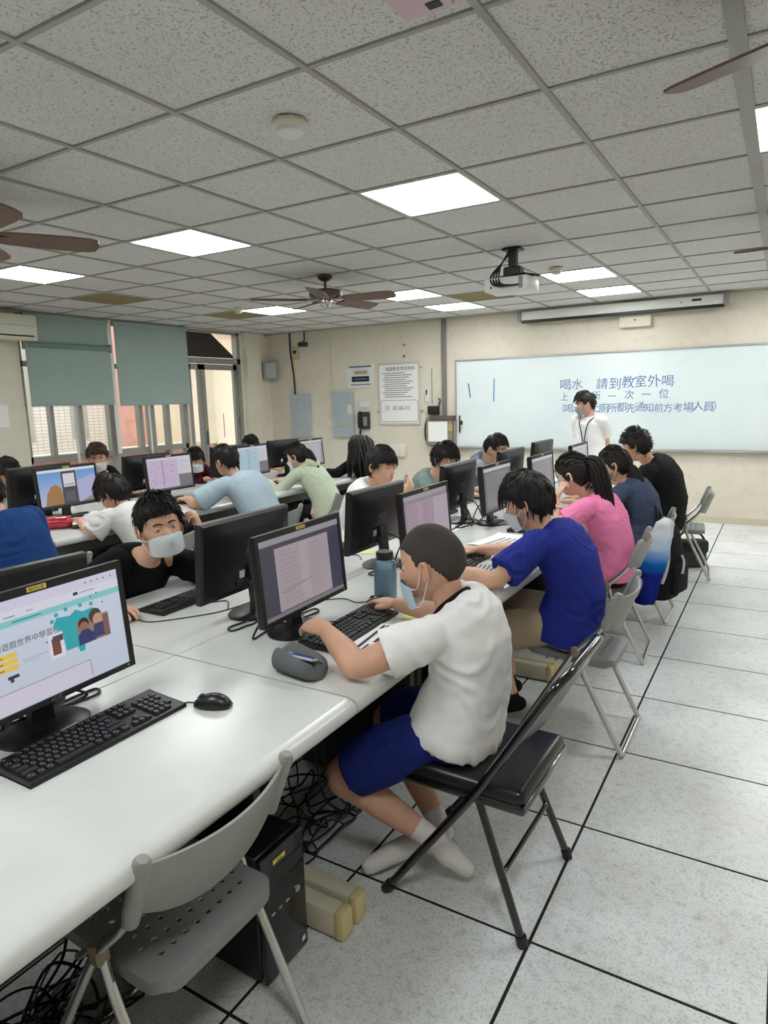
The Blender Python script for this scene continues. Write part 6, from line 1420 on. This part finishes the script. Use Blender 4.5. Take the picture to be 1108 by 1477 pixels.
# backpack with a jacket on the navy girl's chair
bp = thing('backpack', 'black backpack with pale straps hanging on the chair of the girl in navy', 'backpack', (-.655, 4.74, .17), -.25)
rings = []
for i, (z, w, d) in enumerate(((.0, .10, .05), (.01, .14, .075), (.06, .155, .095), (.2, .16, .10), (.35, .15, .085), (.45, .125, .065), (.51, .08, .04), (.525, .03, .015))):
    rings.append([(.02 + d * math.copysign(abs(math.cos(a)) ** .75, math.cos(a)), w * math.copysign(abs(math.sin(a)) ** .75, math.sin(a)), z) for a in [2 * PI * k / 24 for k in range(24)]])
cb, nb_, fb = None, None, None
bm_ = MB().loft(rings); cb, nb_, fb = remesh(bm_, .012, 3); link('body', from_np('pack_body', wrinkle(cb, nb_, .006), fb, cloth_mat('pack_black', S(26, 26, 28), .8, .2)), bp)
obj('pocket', MB().rbox(.09, .145, -.1, .1, .05, .25, r=.025, seg=3), cloth_mat('pack_pocket', S(34, 34, 37), .8, .2), bp); obj('strap', MB().tube(crom([(.06, -.13, .44), (.1, -.155, .36), (.1, -.165, .25), (.07, -.16, .14)], 5), .011, 8), mat('strap_white', S(196, 196, 194), .7), bp)
obj('strap', MB().tube(crom([(.12, .02, .30), (.155, -.03, .27), (.16, -.06, .20)], 5), .008, 8), mat('strap_white', S(196, 196, 194), .7), bp); obj('carry_loop', MB().tube(crom([(-.02, -.04, .50), (-.04, -.02, .60), (-.06, .02, .61), (-.02, .05, .50)], 5), .009, 8), M_BLACK, bp)
jk = thing('jacket', 'white and bright blue jacket draped beside the black backpack', 'jacket', (-.68, 4.57, .15), -.2)
rings = []
for z, w, d, xo in ((.0, .04, .05, -.055), (.04, .045, .062, -.055), (.2, .05, .075, -.035), (.35, .055, .09, .0), (.48, .05, .08, .035), (.57, .04, .05, .06), (.60, .02, .02, .065)):
    rings.append([(xo + d * math.cos(a) * (1 + .3 * math.sin(4 * a + z * 9)), w * math.sin(a), z) for a in [2 * PI * k / 24 for k in range(24)]])
cj, nj, fj = remesh(MB().loft(rings), .01, 2); M_JK = cloth_mat('jacket_cloth', S(220, 226, 232)); _nt, _b, _N, _L = nodes_of(M_JK); _tc = _N('ShaderNodeTexCoord'); _sp = _N('ShaderNodeSeparateXYZ'); _L(_tc.outputs['Object'], _sp.inputs[0]); _L(ramp(_nt, _sp.outputs[2], [(.0, S(20, 34, 120)), (.22, S(26, 44, 140)), (.3, S(20, 120, 210)), (.42, S(190, 214, 232)), (.6, S(222, 224, 226))]), _b.inputs['Base Color'])
link('cloth', from_np('jacket_cloth', wrinkle(cj, nj, .008), fj, M_JK), jk)
# bag and carton on the floor by the far chair
fb_ = thing('shoulder_bag', 'dark grey bag on the floor by the farthest aisle chair', 'bag', (-.66, 6.40, 0), .4)
cb, nb_, fb = remesh(MB().rbox(-.13, .13, -.09, .09, .0, .24, r=.04, seg=3), .012, 2); link('body', from_np('bag_body', wrinkle(cb, nb_, .006), fb, cloth_mat('bag_grey', S(78, 80, 80), .8, .2)), fb_); obj('flap', MB().rbox(-.135, .135, -.1, .02, .13, .25, r=.03, seg=3), cloth_mat('bag_flap', S(60, 62, 62), .8, .2), fb_); obj('strap', MB().tube(crom([(-.12, 0, .22), (-.05, .02, .30), (.08, .02, .29), (.14, 0, .2)], 5), .01, 8), M_BLACK, fb_)
ct = thing('drink_carton', 'small beige and orange drink carton on the floor before the grey bag', 'carton', (-.63, 5.72, 0), .3); obj('box', MB().rbox(-.03, .03, -.035, .035, 0, .11, r=.003, seg=1), mat('carton_beige', S(222, 206, 180), .6), ct); obj('label', MB().box(.03, .0308, -.02, .02, .03, .08), mat('carton_orange', S(214, 150, 84), .6), ct, smooth=False)
# wristwatch of the girl in pink
wt = thing('wristwatch', 'white wristwatch on the raised arm of the girl in pink', 'watch', (-1.121, 3.823, .9)); d_ = Vector((-.01, .07, .16)).normalized(); F = frame(d_, (-1, -.4, 0)); u_, v_ = F.col[1], F.col[2]
obj('band', MB().tube([tuple((u_ * math.cos(a) + v_ * math.sin(a)) * .034) for a in [2 * PI * k / 20 for k in range(20)]], .007, 8, closed=True), M_WHITE, wt); c_ = v_ * .037; obj('dial', MB().cyl(tuple(c_), tuple(c_ + v_ * .009), .017, 20), M_METAL, wt)
# teacher's lanyard
ly = thing('lanyard', 'black lanyard with a white card worn by the standing man', 'lanyard', (0, 0, 0)); at = TI['at']; p1, tg, fw = at(.97); lt = tg.cross(fw); ch = at(.30)[0] + at(.30)[2] * .145
ly.location = (ch.x, ch.y, ch.z); B_ = Vector(ly.location)
obj('strap', MB().tube([tuple(q - B_) for q in crom([ch, at(.6)[0] + at(.6)[2] * .14 + lt * .03, at(.85)[0] + at(.85)[2] * .115 + lt * .062, p1 + fw * .02 + lt * .078, p1 - fw * .06 + up_ * .01, p1 + fw * .02 - lt * .078, at(.85)[0] + at(.85)[2] * .115 - lt * .062, at(.6)[0] + at(.6)[2] * .14 - lt * .03, ch] if False else [ch, at(.6)[0] + at(.6)[2] * .14 + lt * .03, at(.85)[0] + at(.85)[2] * .115 + lt * .062, p1 + fw * .02 + lt * .078, p1 - fw * .07, p1 + fw * .02 - lt * .078, at(.85)[0] + at(.85)[2] * .115 - lt * .062, at(.6)[0] + at(.6)[2] * .14 - lt * .03, ch], 4)], .006, 6), M_BLACK, ly)
cm = MB().rbox(-.045, .045, -.003, .003, -.13, 0, r=.003, seg=1); cm.xf(frame((lt.x, lt.y, lt.z), (0, 0, 1)).to_4x4()); obj('card', cm, M_WHITE, ly); cm = MB().box(-.03, .03, -.0036, .0036, -.09, -.05); cm.xf(frame((lt.x, lt.y, lt.z), (0, 0, 1)).to_4x4()); obj('card_print', cm, mat('card_tint', S(150, 176, 190), .6), ly, smooth=False)
bpy.data.scenes.remove(TMP)
